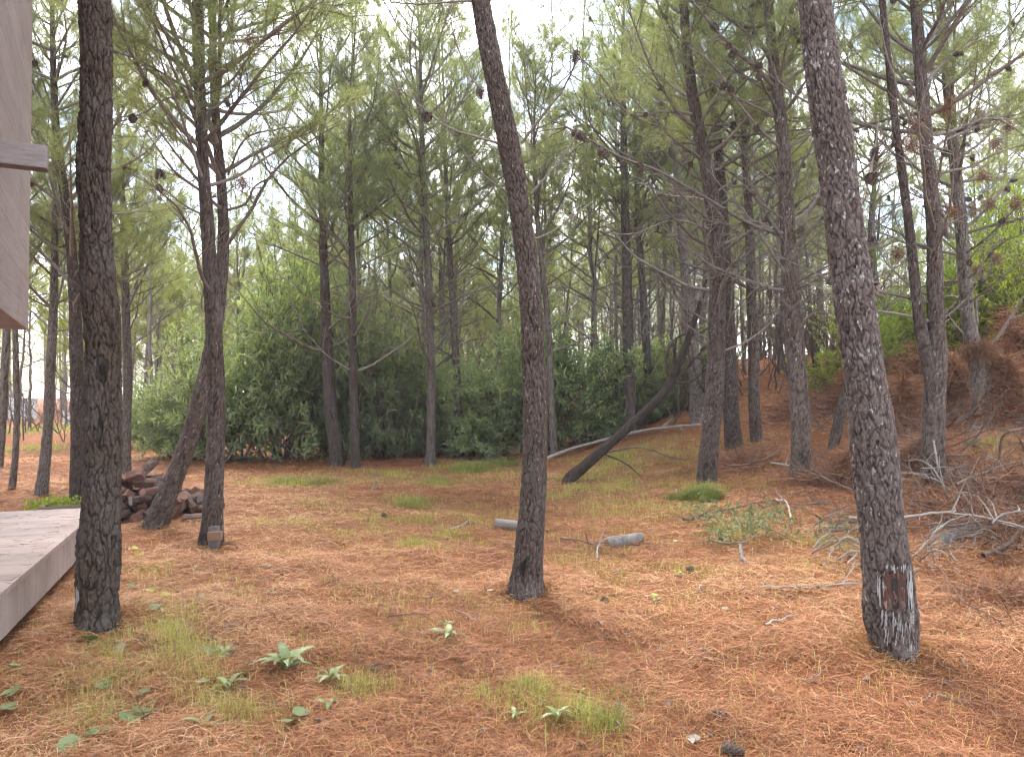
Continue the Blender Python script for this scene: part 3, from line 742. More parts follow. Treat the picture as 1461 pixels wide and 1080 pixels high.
whorls(T14, 2.4, 4.6, 10.8, .48, 3, 1.2, .3); whorls(T15, 2.2, 4.4, 9.8, .46, 3, 1.25, .3, .9); whorls(T16, 1.8, 4.6, 11.5, .42, 3, 1.15, .4, .9)
whorls(T17, 1.8, 4.6, 10.5, .42, 3, 1.1, .3, .9); whorls(T18, 1.8, 4.6, 10.5, .42, 3, 1.1, .4, .9)
whorls(T19, 1.8, 4.4, 10.5, .42, 3, 1.05, .7, .8); whorls(T20, 1.8, 4.7, 11.5, .42, 3, 1.1, .6, .9); whorls(T21, 1.8, 4.5, 10.5, .42, 3, 1.0, .5, .9)
whorls(T22, 1.9, 4.4, 10.5, .42, 3, 1.05, .8, .8); whorls(T24, 1.4, 3.4, 9.5, .42, 4, .95, .5, .8)
whorls(T25, 1.8, 4.2, 10.5, .4, 3, 1.0, .8, .8); whorls(T26, 1.7, 3.6, 10.5, .38, 3, 1.0, .8, .9); whorls(T23, 1.7, 1.8, 4.2, .4, 3, .5, .2, .8)

for t, n in ((T12, 8), (T13, 8), (T16, 12), (T17, 10), (T18, 12), (T19, 14), (T20, 14), (T21, 12), (T22, 14), (T24, 12), (T25, 14), (T26, 14)):
    for k in range(n):
        b = put_branch(t, t.base[2] + random.uniform(1.8, 7.5), random.uniform(0, 6.28), random.uniform(.55, 1.15), False, random.uniform(-.1, .7), 3)
# limbs read off the photograph
limb(T22, [(1128, 336), (1075, 322), (1010, 285), (940, 245), (880, 222), (815, 186), (780, 172)], 9, 3.5, dY=-1.0, twigs=12, tl=.6, cones=((.3, 1), (.62, 1.1), (.66, .9), (.78, 1.2), (.79, 1), (.92, 1.1), (.925, 1.2)))
limb(T22, [(1108, 128), (1075, 95), (1040, 65), (1000, 20), (975, -12)], 10, 5, dY=-.7, twigs=6, cones=((.2, 1), (.45, 1.1), (.5, 1), (.7, 1.1)))
limb(T22, [(1117, 215), (1085, 185), (1050, 140), (1020, 90), (985, 62)], 7, 3, dY=-.6, twigs=7, cones=((.3, 1), (.6, 1), (.65, 1)))
limb(T22, [(1125, 330), (1142, 326), (1160, 300), (1180, 265)], 7, 3, dY=-.5, twigs=5, cones=((.3, 1), (.8, 1)))
limb(T22, [(1126, 345), (1080, 318), (1040, 322), (985, 312)], 6, 2.5, dY=-.3, twigs=8, cones=((.2, 1), (.5, 1.1)))
limb(T19, [(1000, 165), (950, 160), (900, 165), (870, 130), (850, 100)], 7, 3, dY=-.6, twigs=8, cones=((.3, 1), (.6, 1)))
limb(T19, [(990, 160), (1005, 95), (985, 60), (960, 75)], 6, 3, dY=-.5, twigs=6, cones=((.5, 1), (.7, 1.1)))
limb(T19, [(1021, 330), (960, 315), (900, 335), (850, 330)], 5, 2, dY=-.6, twigs=8, cones=((.5, 1),))
limb(T2, [(744, 205), (775, 165), (800, 130), (815, 100), (824, 62)], 6, 3, dY=-.3, twigs=4, tl=.3, cones=((.98, .8),))
limb(T2, [(757, 278), (785, 245), (808, 215), (822, 185)], 5, 2.5, dY=.2, twigs=5, tl=.3, cones=((.97, .9),))
limb(T2, [(752, 345), (790, 330), (830, 300), (850, 285)], 4, 2, dY=.4, twigs=5, tl=.3)
limb(T2, [(712, 205), (680, 195), (640, 180), (615, 160), (580, 130), (560, 120)], 6, 2.5, dY=.5, twigs=7, tl=.35, cones=((.62, .8), (.65, .9)))
limb(T2, [(724, 275), (690, 250), (655, 205), (632, 160), (615, 130)], 4, 2, dY=.6, twigs=6, tl=.3)
limb(T2, [(690, 130), (672, 110), (650, 60), (635, 0)], 4, 2, dY=.3, twigs=5, tl=.3, cones=((.1, .9),))
limb(T2, [(700, 1), (660, 2), (600, 6), (560, 2)], 5, 3, dY=.3, twigs=5, tl=.3)
limb(T4, [(292, 140), (250, 115), (200, 85), (160, 70), (130, 40)], 6, 2.5, dY=-.8, twigs=9, tl=.5)
limb(T4, [(290, 138), (240, 140), (200, 165), (165, 172)], 5, 2, dY=-.5, twigs=8, tl=.5, cones=((.8, 1),))
limb(T4, [(293, 135), (330, 115), (365, 66), (400, 45)], 6, 3, dY=-.8, twigs=7, tl=.4)
limb(T4, [(290, 245), (262, 200), (232, 155), (200, 100)], 4, 2, dY=-.2, twigs=6, tl=.4)
limb(T5, [(325, 250), (350, 200), (400, 185), (450, 178)], 5, 2.5, dY=-.6, twigs=7, tl=.4)
limb(T5, [(325, 300), (350, 290), (365, 265), (390, 250)], 6, 3, dY=-.3, twigs=5, tl=.4)
limb(T10, [(182, 400), (215, 330), (260, 315), (285, 290)], 4, 2, dY=-.2, twigs=4, tl=.3)
limb(T1, [(160, 305), (200, 300), (220, 275), (232, 240)], 4, 2, dY=.4, twigs=2, tl=.2, cones=((.75, .6), (.98, .7), (.985, .65)))
limb(T3, [(1243, 400), (1247, 405), (1252, 408)], 9, 6, dY=-.05, twigs=0, cones=((.7, 1.25),))
limb(T3, [(1215, 320), (1235, 270), (1245, 200), (1243, 160)], 4, 2, dY=.3, twigs=4, tl=.25, cones=((.45, .7), (.7, .8)))
limb(T26, [(1397, 500), (1420, 485), (1440, 455), (1461, 425), (1490, 395)], 7, 4, dY=-.2, twigs=5, tl=.35)
limb(T26, [(1396, 505), (1394, 470), (1396, 420)], 6, 4, twigs=2, tl=.2)
limb(T26, [(1378, 480), (1365, 465), (1355, 450), (1352, 440)], 5, 3, twigs=2, tl=.2)
limb(T25, [(1345, 450), (1365, 430), (1385, 410), (1410, 370)], 5, 3, dY=-.3, twigs=5, tl=.4, cones=((.5, 1),))

# needle clump caught in the fork
def mop(g, c, r, n, L, flat=.6, wd=.004, out=.6):
    d = unit(rng.normal(size=(n, 3))); P = c + d * np.array([1, 1, flat]) * r * rng.random((n, 1)) ** .4
    D = unit(d * out + rng.normal(0, .6, (n, 3)) + np.array([0, 0, -.35]))
    needles(g, P, D, rng.uniform(.6, 1.2, n) * L, np.full(n, wd), np.clip(rng.normal(.5, .25, n), 0, 1))
g = Geo(); c = at(1396, 500, T26.Y - .05) - T26.base; mop(g, c, .24, 4200, .16, .65)
mop(g, c + np.array([.12, 0, -.22]), .13, 900, .18, 1.2)
g.obj('needle_clump', M_hang, T26.root)
# dead needle bunches hanging in the right-hand pines
def hanging(t, spots):
    for px, py, s in spots:
        g = Geo(); p = at(px, py, t.Y + random.uniform(-.6, .3)); n = int(260 * s)
        mop(g, np.zeros(3), .055 * s, n, .15, 1.3, .0045, .3)
        o = g.obj('dead_needle_bunch', M_hang, t.root); o.location = tuple(p - t.base)
hanging(T26, [(1386, 300, 1.2), (1402, 250, 1), (1420, 205, 1.3), (1410, 290, 1.1), (1345, 320, 1.1), (1395, 385, .9), (1422, 370, 1.1), (1448, 290, 1.2), (1438, 180, 1), (1400, 165, 1.2), (1375, 170, 1)])
hanging(T25, [(1300, 205, 1.2), (1352, 150, 1.1), (1310, 175, 1), (1355, 300, 1), (1280, 360, 1)])
hanging(T4, [(345, 260, .9), (360, 60, 1.2)])

# leaning dead trunk, resting against the dark tufted pine
M_deadbark = mat_bark('dead_bark', (.030, .021, .017), (.070, .050, .040), (.010, .007, .006), .0, (.07, .055, .047))
D1 = pine('dead_pine', 'bare dead trunk leaning right from its snapped foot against a pine', [(812, 685, 19), (835, 664, 15.5), (870, 634, 14), (910, 597, 13), (945, 562, 12.5), (964, 530, 11), (978, 495, 9.5), (993, 450, 8), (1009, 398, 5)], M_deadbark, Y=13.2, top=0, fine=1, cat='tree', depth=.007, lump=.004)
limb(D1, [(957, 545), (950, 520), (955, 495), (972, 478), (1000, 474), (1030, 452)], 7, 3, twigs=7, tl=.4, mat=M_deadbark)
limb(D1, [(962, 540), (985, 520), (1008, 492), (1012, 488)], 6, 3, twigs=3, tl=.3, mat=M_deadbark, cones=((.95, 1.2),))
limb(D1, [(963, 546), (985, 545), (1005, 530), (1015, 523)], 6, 3, twigs=3, tl=.3, mat=M_deadbark)
limb(D1, [(964, 535), (962, 505), (965, 480)], 8, 5, twigs=3, tl=.3, mat=M_deadbark)
limb(D1, [(862, 648), (890, 660), (915, 680)], 4, 2, dY=-.4, twigs=3, tl=.3, mat=M_deadbark)

# resin scar and streaks of the scarred pine
def trunk_patch(t, rows, cols, inset, jit, seed):
    """sheet on the trunk's near face between pixel columns; rows: (py, px0, px1)"""
    r = np.random.default_rng(seed); V = []
    for py, x0, x1 in rows:
        p = at((x0 + x1) / 2, py, t.Y); i = int(np.argmin(np.abs(t.C[:, 2] - p[2]))); c = t.C[i]
        for k in range(cols):
            px = x0 + (x1 - x0) * k / (cols - 1); q = at(px, py, t.Y)
            dx = np.clip((q[0] - c[0]) / c[3], -.97, .97); yy = -math.sqrt(1 - dx * dx) * (c[3] + inset + r.uniform(-jit, jit))
            V.append([q[0], c[1] + yy, q[2]])
    nr = len(rows); i = (np.arange(nr - 1)[:, None] * cols + np.arange(cols - 1)[None]).ravel()
    return np.array(V) - t.base, np.stack([i, i + cols, i + cols + 1, i + 1], -1)
def mat_scar():
    m, nt, out = newmat('resin_scar'); T = NT(nt); o = T.obj()
    n = T.noise(T.mapping(o, (60, 60, 9)), 1, 5, .65); n2_ = T.noise(o, 14, 3)
    col = T.ramp(n, [(.34, (.018, .008, .006)), (.52, (.085, .026, .014)), (.72, (.20, .075, .038))])
    col = T.mix(T.ramp(n2_, [(.56, (0, 0, 0)), (.62, (1, 1, 1))]), col, (.025, .012, .01))
    T.principled(out, col, .55, T.bump(n, .9, .01), .4); return m
m_, nt_, out_ = newmat('dried_resin'); T_ = NT(nt_); o_ = T_.obj(); nn_ = T_.noise(T_.mapping(o_, (80, 80, 14)), 1, 5, .65)
T_.principled(out_, T_.ramp(nn_, [(.3, (.14, .125, .115)), (.65, (.38, .37, .355))]), .7, T_.bump(nn_, .8, .006), .3); M_resin = m_
def sliver(g, x, y0, y1, w_, inset, seed, rnd=0.0):
    r = np.random.default_rng(seed); n = 9; rows = []; o = r.normal(0, .5)
    for k in range(n):
        q = k / (n - 1); ww = w_ * (math.sin(PI * (.06 + .88 * q)) ** .5) * r.uniform(.65, 1.2); o += r.normal(0, .28); rows.append((y0 + (y1 - y0) * q, x + o - ww / 2, x + o + ww / 2))
    V, Fc = trunk_patch(T3, rows, 4, inset, .0015, seed); g.add(V, Fc, 0, rnd)
M_scar = mat_leaf('scar_wood', [(0, (.012, .008, .007)), (.35, (.055, .022, .013)), (.7, (.15, .062, .032)), (1, (.26, .15, .10))], 0.0, .6, .35, 0.0)
g = Geo(); sr = np.random.default_rng(5)
for k in range(46):
    x = sr.uniform(1247, 1277); mid = abs(x - 1262) / 15
    sliver(g, x, sr.uniform(803, 812 + 14 * mid), sr.uniform(846, 863), sr.uniform(3.0, 6.5), .001 + .0035 * sr.random(), 300 + k, float(np.clip(.42 + sr.normal(0, .24) - .25 * (x > 1256) * (x < 1262), 0, 1)))
g.obj('bark_scar', M_scar, T3.root, False)
g = Geo(); g_low = Geo()
for k in range(15): sliver(g, sr.uniform(1277, 1286), sr.uniform(798, 835), sr.uniform(838, 872), sr.uniform(1.0, 2.6), .004 + .002 * sr.random(), 400 + k)
for k in range(6): sliver(g, sr.uniform(1242, 1247), sr.uniform(800, 825), sr.uniform(828, 860), sr.uniform(.8, 1.8), .004 + .002 * sr.random(), 430 + k)
for k in range(9): sliver(g, sr.uniform(1246, 1276), sr.uniform(797, 801), sr.uniform(803, 812), sr.uniform(1.2, 3), .005 + .002 * sr.random(), 450 + k)
for k in range(36):
    y0 = 862 + 60 * sr.random() ** 2.2; sliver(g_low, sr.uniform(1244, 1288), y0, min(933, y0 + sr.uniform(7, 30)), sr.uniform(.8, 2.4), .004 + .002 * sr.random(), 500 + k)
g.obj('dried_resin', M_resin, T3.root); g_low.obj('resin_drip', M_resin, T3.root)
# white lichen blotch on the deck-side trunk
g = Geo(); V, Fc = trunk_patch(T1, [(831, 120, 124), (838, 117, 127), (848, 119, 128), (856, 116, 123), (866, 117, 121)], 6, .006, .004, 8); g.add(V, Fc); g.obj('lichen_blotch', M_resin, T1.root)

# ------------------------------------------------------------------ background pines
def far_pine(seed, H, clear, live_from, nb, yellow=False):
    """trunk, limbs and crown meshes of one background pine (local, foot at the origin)"""
    global rng
    keep = rng; rng = np.random.default_rng(seed); r = rng
    n = 46; z = np.linspace(-.3, H, n)
    cx = np.cumsum(r.normal(0, .02, n)) + r.normal(0, .03) * z; cy = np.cumsum(r.normal(0, .02, n))
    cx -= cx[1]; cy -= cy[1]
    Pc = np.stack([cx, cy, z], -1); r0 = r.uniform(.052, .085); R = np.maximum(.012, r0 * (1 - .86 * np.clip(z / H, 0, 1)) + .03 * np.exp(-np.maximum(z, 0) / .25))
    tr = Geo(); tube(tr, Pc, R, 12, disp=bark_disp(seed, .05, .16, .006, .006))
    limbs = Geo(); crown = Geo()
    lib_l = [gen_branch(True, r.uniform(1.9, 2.8), seed * 50 + k, kn=17, nw=.0095, twn=10, nl=.2, sides=3, dense=.95) for k in range(5)]
    lib_d = [gen_branch(False, r.uniform(1.2, 2.2), seed * 50 + 20 + k, twn=6, sides=4) for k in range(4)]
    for k in range(nb):
        zz = clear + (H - .2 - clear) * (k + r.random()) / nb
        live = zz > live_from
        if not live and r.random() < .25: continue
        i = int(np.argmin(np.abs(z - zz))); az = r.uniform(0, 2 * PI); fr = (zz - clear) / (H - clear)
        s = r.uniform(.7, 1.15) * (1 - .72 * max(0, fr - .35) / .65)
        M = Matrix.Translation(Vector(Pc[i])) @ Euler((r.uniform(-.5, .5), -(r.uniform(0, .4) + .45 * fr), az)).to_matrix().to_4x4() @ Matrix.Scale(s, 4)
        M = np.array(M); wd, nd, _ = (lib_l if live else lib_d)[r.integers(5 if live else 4)]
        limbs.extend(wd, M)
        if nd is not None: crown.extend(nd, M)
    # leading shoot
    for k in range(6):
        a = ([], [], [], []); tuft(a, Pc[-1] - np.array([0, 0, .1 * k]), np.array([0, 0, 1.]), 40, .19, .8); needles(crown, a[0][0], a[1][0], a[2][0], np.full(40, .0075), a[3][0])
    rng = keep
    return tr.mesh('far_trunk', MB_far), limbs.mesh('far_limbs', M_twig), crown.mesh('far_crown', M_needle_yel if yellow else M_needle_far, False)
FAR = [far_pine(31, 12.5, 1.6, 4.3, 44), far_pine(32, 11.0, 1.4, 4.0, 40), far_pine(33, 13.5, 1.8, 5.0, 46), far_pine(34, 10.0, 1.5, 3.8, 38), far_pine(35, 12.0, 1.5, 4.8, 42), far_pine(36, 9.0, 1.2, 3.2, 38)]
FAR_Y = [far_pine(41, 7.0, .8, 2.0, 46, True), far_pine(42, 9.0, 1.0, 2.6, 52, True)]
placed = [(t.base[0], t.base[1]) for t in (T1, T2, T3, T4, T5, T6, T7, T8, T9, T10, T11, T12, T13, T14, T15, T16, T17, T18, T19, T20, T21, T22, T23, T24, T25, T26)]
def put_far(x, y, lib, label, group, s=1.0, name='pine_tree'):
    tr, lb, cw = lib[random.randrange(len(lib))]
    r = empty(name, (x, y, float(height(x, y))), label, 'tree', group)
    r.rotation_euler = (random.uniform(-.04, .04), random.uniform(-.04, .04), random.uniform(0, 6.28)); r.scale = (s, s, s * random.uniform(.95, 1.08))
    link('trunk', tr, r); link('limbs', lb, r).name = 'bough'; link('crown', cw, r)
    placed.append((x, y)); return r
def scatter_far(n, p0, p1, d0, d1, gap, lib, label, group, s=(.75, 1.1)):
    k = tries = 0
    while k < n and tries < 6000:
        tries += 1
        px = random.uniform(p0, p1); d = d0 + (d1 - d0) * random.random() ** .8; x = (px - 730) / F * d
        if min((x - a) ** 2 + (d - b) ** 2 for a, b in placed) < gap * gap: continue
        put_far(x, d, lib, label, group, random.uniform(*s)); k += 1
scatter_far(16, -120, 190, 21, 55, 2.2, FAR, 'slender pine in the open stand beyond the deck', 'far pines beyond the deck')
scatter_far(56, 190, 800, 22, 50, 1.4, FAR, 'slender pine in the dense stand behind the green thicket', 'far pines behind the thicket')
scatter_far(54, 800, 1230, 17.5, 46, 1.25, FAR, 'bare stemmed pine crowded behind the dead leaning trunk', 'far pines behind the leaning trunk')
scatter_far(26, 700, 1230, 20, 42, 1.1, FAR, 'thin young pine stem among the crowded stand behind the leaning trunk', 'thin young pines behind the leaning trunk', (.55, .75))
scatter_far(26, 400, 800, 24, 46, 1.1, FAR, 'thin young pine stem deep behind the green thicket', 'thin young pines behind the thicket', (.6, .8))
scatter_far(20, 1230, 1640, 17, 42, 1.8, FAR, 'pine high on the slope beyond the yellow green shrubs', 'far pines on the slope')
for px, d in ((600, 22.5), (850, 21.5), (700, 24), (520, 23.5), (770, 22.8), (640, 26), (560, 26)): put_far((px - 730) / F * d, d, FAR, 'slender pine in the dense stand behind the green thicket', 'far pines behind the thicket', 1.28)
for px, d, lib, lab in [(105, 26, FAR_Y, 'low bright yellow green pine under the house corner'), (215, 30, FAR_Y, 'yellow green young pine beyond the firewood heap'), (440, 27, FAR_Y, 'yellow green pine rising above the left bush')]:
    put_far((px - 730) / F * d, d, lib, lab, None)

# ------------------------------------------------------------------ bushes
def bush_geo(seed, rx, ry, rz, shoots, per, ll, lw, lift=.25, skirt=.0):
    global rng
    keep = rng; rng = np.random.default_rng(seed); r = rng
    st = Geo(); lf = Geo()
    lobes = [(r.uniform(-.6, .6) * rx, r.uniform(-.6, .6) * ry, (r.uniform(.3, .75) if q > 3 else .14) * rz, r.uniform(.38, .62)) for q in range(10)]
    Ps = []; Ds = []
    for k in range(shoots):
        lx, ly, lz, ls = lobes[r.integers(10)]
        d = unit(r.normal(size=3)); d[2] = abs(d[2]) * 1.0 if r.random() < .75 else d[2]
        rad = r.random() ** .35 * (1 if r.random() < .72 else r.uniform(1.05, 1.6))
        p = np.array([lx + d[0] * rx * ls * rad, ly + d[1] * ry * ls * rad, max(.06 + r.random() * .5, lz + d[2] * rz * ls * rad)])
        dd = unit(unit(p - np.array([0, 0, rz * .15])) + np.array([0, 0, lift]) + r.normal(0, .4, 3))
        L = r.uniform(.35, .75); q = twig_curve(p - dd * L * .5, dd, L, 6, -.5, .4)
        tube(st, q, np.linspace(.006, .0025, 6), 3)
        if rad > 1: tube(st, catmull([np.array([lx, ly, max(.1, lz)]), (np.array([lx, ly, lz]) + q[0]) / 2 + r.normal(0, .05, 3), q[0]], 7), np.linspace(.009, .006, 7), 3)
        for j in range(per):
            t = r.uniform(.1, 1) * 5; i = min(int(t), 4); Ps.append(q[i] + (q[i + 1] - q[i]) * (t - i)); Ds.append(unit(unit(q[i + 1] - q[i]) * .7 + unit(r.normal(size=3)) * .85))
    Ps = np.array(Ps); Ds = np.array(Ds); n = len(Ps)
    leaves(lf, Ps, Ds, unit(np.array([0, 0, 1.]) + r.normal(0, .45, (n, 3))), r.uniform(.7, 1.25, n) * ll, r.uniform(.8, 1.2, n) * lw, np.clip(r.normal(.5, .22, n), 0, 1))
    for k in range(16):
        lx, ly, lz, ls = lobes[r.integers(10)]; e = np.array([lx, ly, lz]) + r.normal(0, .3, 3) * np.array([rx, ry, rz]) * .4
        b = np.array([lx * .25, ly * .25, -.05]) + r.normal(0, .12, 3) * np.array([1, 1, 0]); m = (b + e) / 2 + r.normal(0, .2, 3)
        q = catmull([b, m, e], 12); tube(st, q, np.linspace(.03, .008, 12), 5)
    rng = keep
    return st.mesh('bush_stems', M_brown), lf
def bush(loc, st, lf, label, name='bush', cat='bush', group=None, rot=0.0, s=1.0, sz=1.0):
    r = empty(name, loc, label, cat, group); r.rotation_euler = (0, 0, rot); r.scale = (s, s, s * sz)
    link('stem', st, r); link('foliage', lf, r); return r
ACA = []
for sd, a in ((61, (1.5, 1.4, 2.4, 480, 24)), (62, (1.4, 1.2, 2.0, 430, 24)), (63, (1.6, 1.4, 2.8, 520, 23))):
    st, lf = bush_geo(sd, *a, .155, .032); ACA.append((st, lf.mesh('wattle_foliage', M_acacia, False)))
def gpos(px, d): x = (px - 730) / F * d; return (x, d, float(height(x, d)))
aca_spots = [  # px, depth, variant, scale, z-scale, label
    (255, 19.5, 1, .95, .9, 'grey green wattle bush behind the firewood heap, lowest at the left end'),
    (330, 19.2, 0, 1.12, 1.1, 'dark green wattle bush just past the two crossing pines'),
    (405, 19.4, 2, 1.3, 1.28, 'tallest dark green wattle bush, full and round'),
    (470, 20.2, 0, 1.2, 1.3, 'dense wattle bush around the dark slim pine'),
    (545, 20.6, 1, 1.2, 1.3, 'loose wattle bush between the thin dark and the pale grey pines'),
    (620, 20.8, 2, 1.0, .72, 'wattle bush behind the pale grey pine, bare twigs below'),
    (690, 20.2, 0, 1.1, .85, 'wattle bush left of the middle trunk'),
    (765, 20.0, 1, 1.2, 1.25, 'wattle bush hidden behind the middle trunk'),
    (835, 19.4, 2, 1.0, .8, 'thin leaved wattle bush above the pale fallen branch'),
    (905, 20.2, 1, .95, .72, 'low wattle bush behind the leaning dead trunk'),
    (965, 20.5, 0, .95, .75, 'small dark wattle bush past the foot of the leaning trunk'),
    (215, 24, 1, 1.0, .8, 'bright wattle bush at the far edge of the clearing beyond the heap'),
    (600, 24, 2, 1.1, .85, 'wattle bush deep inside the thicket')]
for k, (px, d, v, s, sz, lab) in enumerate(aca_spots):
    bush(gpos(px, d), *ACA[v], lab, 'wattle_bush', 'bush', None, k * 1.7, s, sz)
SHR = []
for sd, a in ((71, (1.5, 1.2, 1.8, 420, 26)), (72, (1.3, 1.2, 1.5, 380, 26))):
    st, lf = bush_geo(sd, *a, .07, .026); SHR.append((st, lf.mesh('shrub_foliage', M_shrub, False)))
shr_spots = [(1235, 15.5, 0, .8, 1.1, 'yellow green shrub behind the lichen flecked trunk'), (1290, 16.5, 1, .9, 1.2, 'yellow green shrub seen through the twin stemmed pine'),
             (1350, 16.5, 0, .9, 1.2, 'bright shrub left of the needle clumped pine'), (1420, 15, 1, 1.1, 1.3, 'bright green shrub right of the needle clumped pine'),
             (1480, 14, 0, 1.1, 1.3, 'large bright shrub at the right picture edge'), (1440, 18, 0, 1.3, 1.5, 'tallest yellow green shrub on the rise')]
for k, (px, d, v, s, sz, lab) in enumerate(shr_spots):
    bush(gpos(px, d), *SHR[v], lab, 'shrub', 'shrub', None, k * 2.1, s, sz)

# ------------------------------------------------------------------ far woods, dry understorey
def far_woods():
    g = Geo(); n = 420
    for k in range(n):
        a = random.uniform(-.92, .92); d = random.uniform(52, 90); x = math.tan(a) * d; H = random.uniform(9, 14); z0 = float(height(x, d)); r0 = random.uniform(.09, .16)
        q = np.array([(x, d, z0 - .3), (x + random.gauss(0, .2), d, z0 + H * .5), (x + random.gauss(0, .4), d, z0 + H)])
        tube(g, catmull(q, 7), np.linspace(r0, .03, 7), 5, 0)
        m = 150; zz = rng.uniform(.25, 1.02, m) * H; rad = 1.9 * (1.1 - zz / H) + .5
        P = np.stack([x + rng.normal(0, 1, m) * rad * .6, d + rng.normal(0, 1, m) * rad * .6, z0 + zz], -1)
        P = np.repeat(P, 9, 0) + rng.normal(0, .16, (m * 9, 3)); D = unit(rng.normal(size=P.shape) + np.array([0, 0, .3])); base = g.n
        needles(g, P, D, rng.uniform(.25, .5, len(P)), np.full(len(P), .05), np.clip(rng.normal(.5, .2, len(P)), 0, 1)); g.M[3][-1][:] = 1
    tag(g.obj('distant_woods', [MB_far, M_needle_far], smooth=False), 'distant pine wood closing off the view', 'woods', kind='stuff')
far_woods()

def understorey():
    g = Geo()
    lib = [gen_branch(False, random.uniform(1.2, 2.4), 900 + k, twn=9, sides=4, curly=.5)[0] for k in range(6)]
    for k in range(640):
        if k < 420: px, d = random.uniform(860, 1520), random.uniform(17.5, 32)
        elif k < 520: px, d = random.uniform(420, 720), random.uniform(19.5, 25)
        else: px, d = random.uniform(-50, 400), random.uniform(26, 44)
        x, y, z = gpos(px, d)
        M = Matrix.Translation((x, y, z)) @ Euler((random.uniform(-.6, .6), -random.uniform(.7, 1.5), random.uniform(0, 6.28))).to_matrix().to_4x4() @ Matrix.Scale(random.uniform(.7, 1.7), 4)
        g.extend(lib[k % 6], np.array(M))
    tag(g.obj('dry_undergrowth', M_brown), 'tangle of leafless grey brown stems under the far pines', 'undergrowth', kind='stuff')
understorey()

# brown heaps of dead needles and brush on the slope
M_brush = mat_leaf('matted_brush', [(0, (.10, .044, .026)), (.5, (.27, .128, .074)), (1, (.42, .27, .18))], .15, .7, .2)
def brush_mass():
    g = Geo(); g2 = Geo(); blib = [gen_branch(False, random.uniform(1.0, 1.9), 950 + k, twn=8, sides=4, curly=.6)[0] for k in range(5)]
    for px, py, w_, h_, n in [(1300, 560, 60, .6, 3600), (1345, 585, 45, .5, 3000), (1440, 560, 60, .7, 4200), (1290, 605, 50, .4, 2600), (1250, 575, 45, .45, 2600), (1430, 595, 40, .5, 2600), (1215, 585, 40, .35, 1800), (1320, 670, 35, .2, 600), (1390, 690, 60, .12, 800), (1440, 700, 70, .16, 1200), (1370, 730, 80, .1, 900), (1450, 770, 90, .1, 1100), (1420, 850, 120, .05, 500), (1160, 690, 70, .1, 900), (1215, 690, 40, .2, 700), (1260, 525, 60, .6, 2200), (1320, 535, 60, .6, 2600), (1440, 540, 70, .7, 3000), (1380, 560, 60, .45, 2200), (1060, 660, 70, .1, 700), (1200, 550, 60, .35, 1600), (1140, 590, 60, .25, 1300)]:
        c = hit(px, py); d = c[1]; R = w_ * d / F; n *= 6
        a = rng.uniform(0, 2 * PI, n); q = np.abs(rng.normal(0, .55, n)); x = c[0] + np.cos(a) * q * R; y = c[1] + np.sin(a) * q * R * 1.5
        kp = rng.random(n) < np.clip(.45 + .6 * n2(x * 1.6, y * 1.6) + .4 * n3(x, y), 0, 1); x, y, q = x[kp], y[kp], q[kp]; n = len(x)
        z = height(x, y) + 1.7 * h_ * np.exp(-q ** 2 * 1.5) * rng.random(n) ** .8 * np.clip(.7 + .5 * n2(x * 2.1, y * 2.1), .1, 1.4)
        D = unit(np.stack([rng.normal(0, 1, n), rng.normal(0, 1, n), rng.normal(-.1, .5, n)], -1))
        needles(g, np.stack([x, y, z], -1), D, rng.uniform(.16, .42, n), np.clip(.004 + .0006 * d, .005, .014) * np.ones(n), np.clip(rng.normal(.45, .25, n), 0, 1))
    for k in range(360):
        px, py = random.uniform(1150, 1520), random.choice([random.uniform(505, 610), random.uniform(505, 640), random.uniform(600, 790)]); c = hit(px, py)
        M = Matrix.Translation((c[0], c[1], c[2] + random.uniform(.0, .2))) @ Euler((random.uniform(0, 6.28), random.uniform(-.5, .15), random.uniform(0, 6.28))).to_matrix().to_4x4() @ Matrix.Scale(random.uniform(.3, .75), 4)
        g2.extend(blib[k % 5], np.array(M))
    for V in g2.F[4]: pass
    g2.M = {q: [m + 1 for m in g2.M[q]] for q in g2.M}; g.extend(g2)
    tag(g.obj('needle_brush', [M_brush, M_brown], smooth=False), 'brown matted needles and brush heaped over the slope', 'brush', kind='stuff')
brush_mass()

# ------------------------------------------------------------------ sticks and logs on the floor
def stick(pts, w0, w1, label, mat=M_brown, lift=.02, twigs=4, tl=.3, name='fallen_branch', cat='branch', group=None, heights=None):
    P = []
    for k, (px, py) in enumerate(pts):
        h = heights[k] if heights else lift; p = hit(px, py)
        p = hit(px, py + h * F / p[1])
        P.append([p[0], p[1], p[2] + h])
    P = np.array(P); Q = catmull(P, 6 * len(P)); org = Q[0].copy(); Y = org[1]; Q = Q - org
    Q = Q + np.cumsum(rng.normal(0, .004, Q.shape), 0)
    root = empty(name, org, label, cat, group); g = Geo(); tube(g, Q, np.linspace(w0 * .72, w1 * .6, len(Q)) * Y / F / 2, 7); g.obj('stem', mat, root)
    for k in range(twigs):
        g = Geo(); i = rng.integers(2, len(Q) - 1); d = unit(unit(Q[i] - Q[i - 1]) * .7 + rng.normal(0, .6, 3) + np.array([0, 0, .25]))
        q = twig_curve(Q[i], d, tl * rng.uniform(.5, 1.1), 8, rng.uniform(-1, .3), .5); tube(g, q, np.linspace(max(.004, w1 * Y / F * .4), .002, 8), 4)
        q2 = twig_curve(q[4], unit(q[4] - q[3] + rng.normal(0, .6, 3)), tl * .4, 5, -.3, .6); tube(g, q2, np.linspace(.003, .0018, 5), 3); g.obj('twig', mat, root)
    return root
stick([(779, 655), (820, 640), (870, 626), (930, 613), (1000, 606)], 8, 5, 'long pale fallen branch lying behind the leaning dead trunk', M_grey, .12, 5, .5)
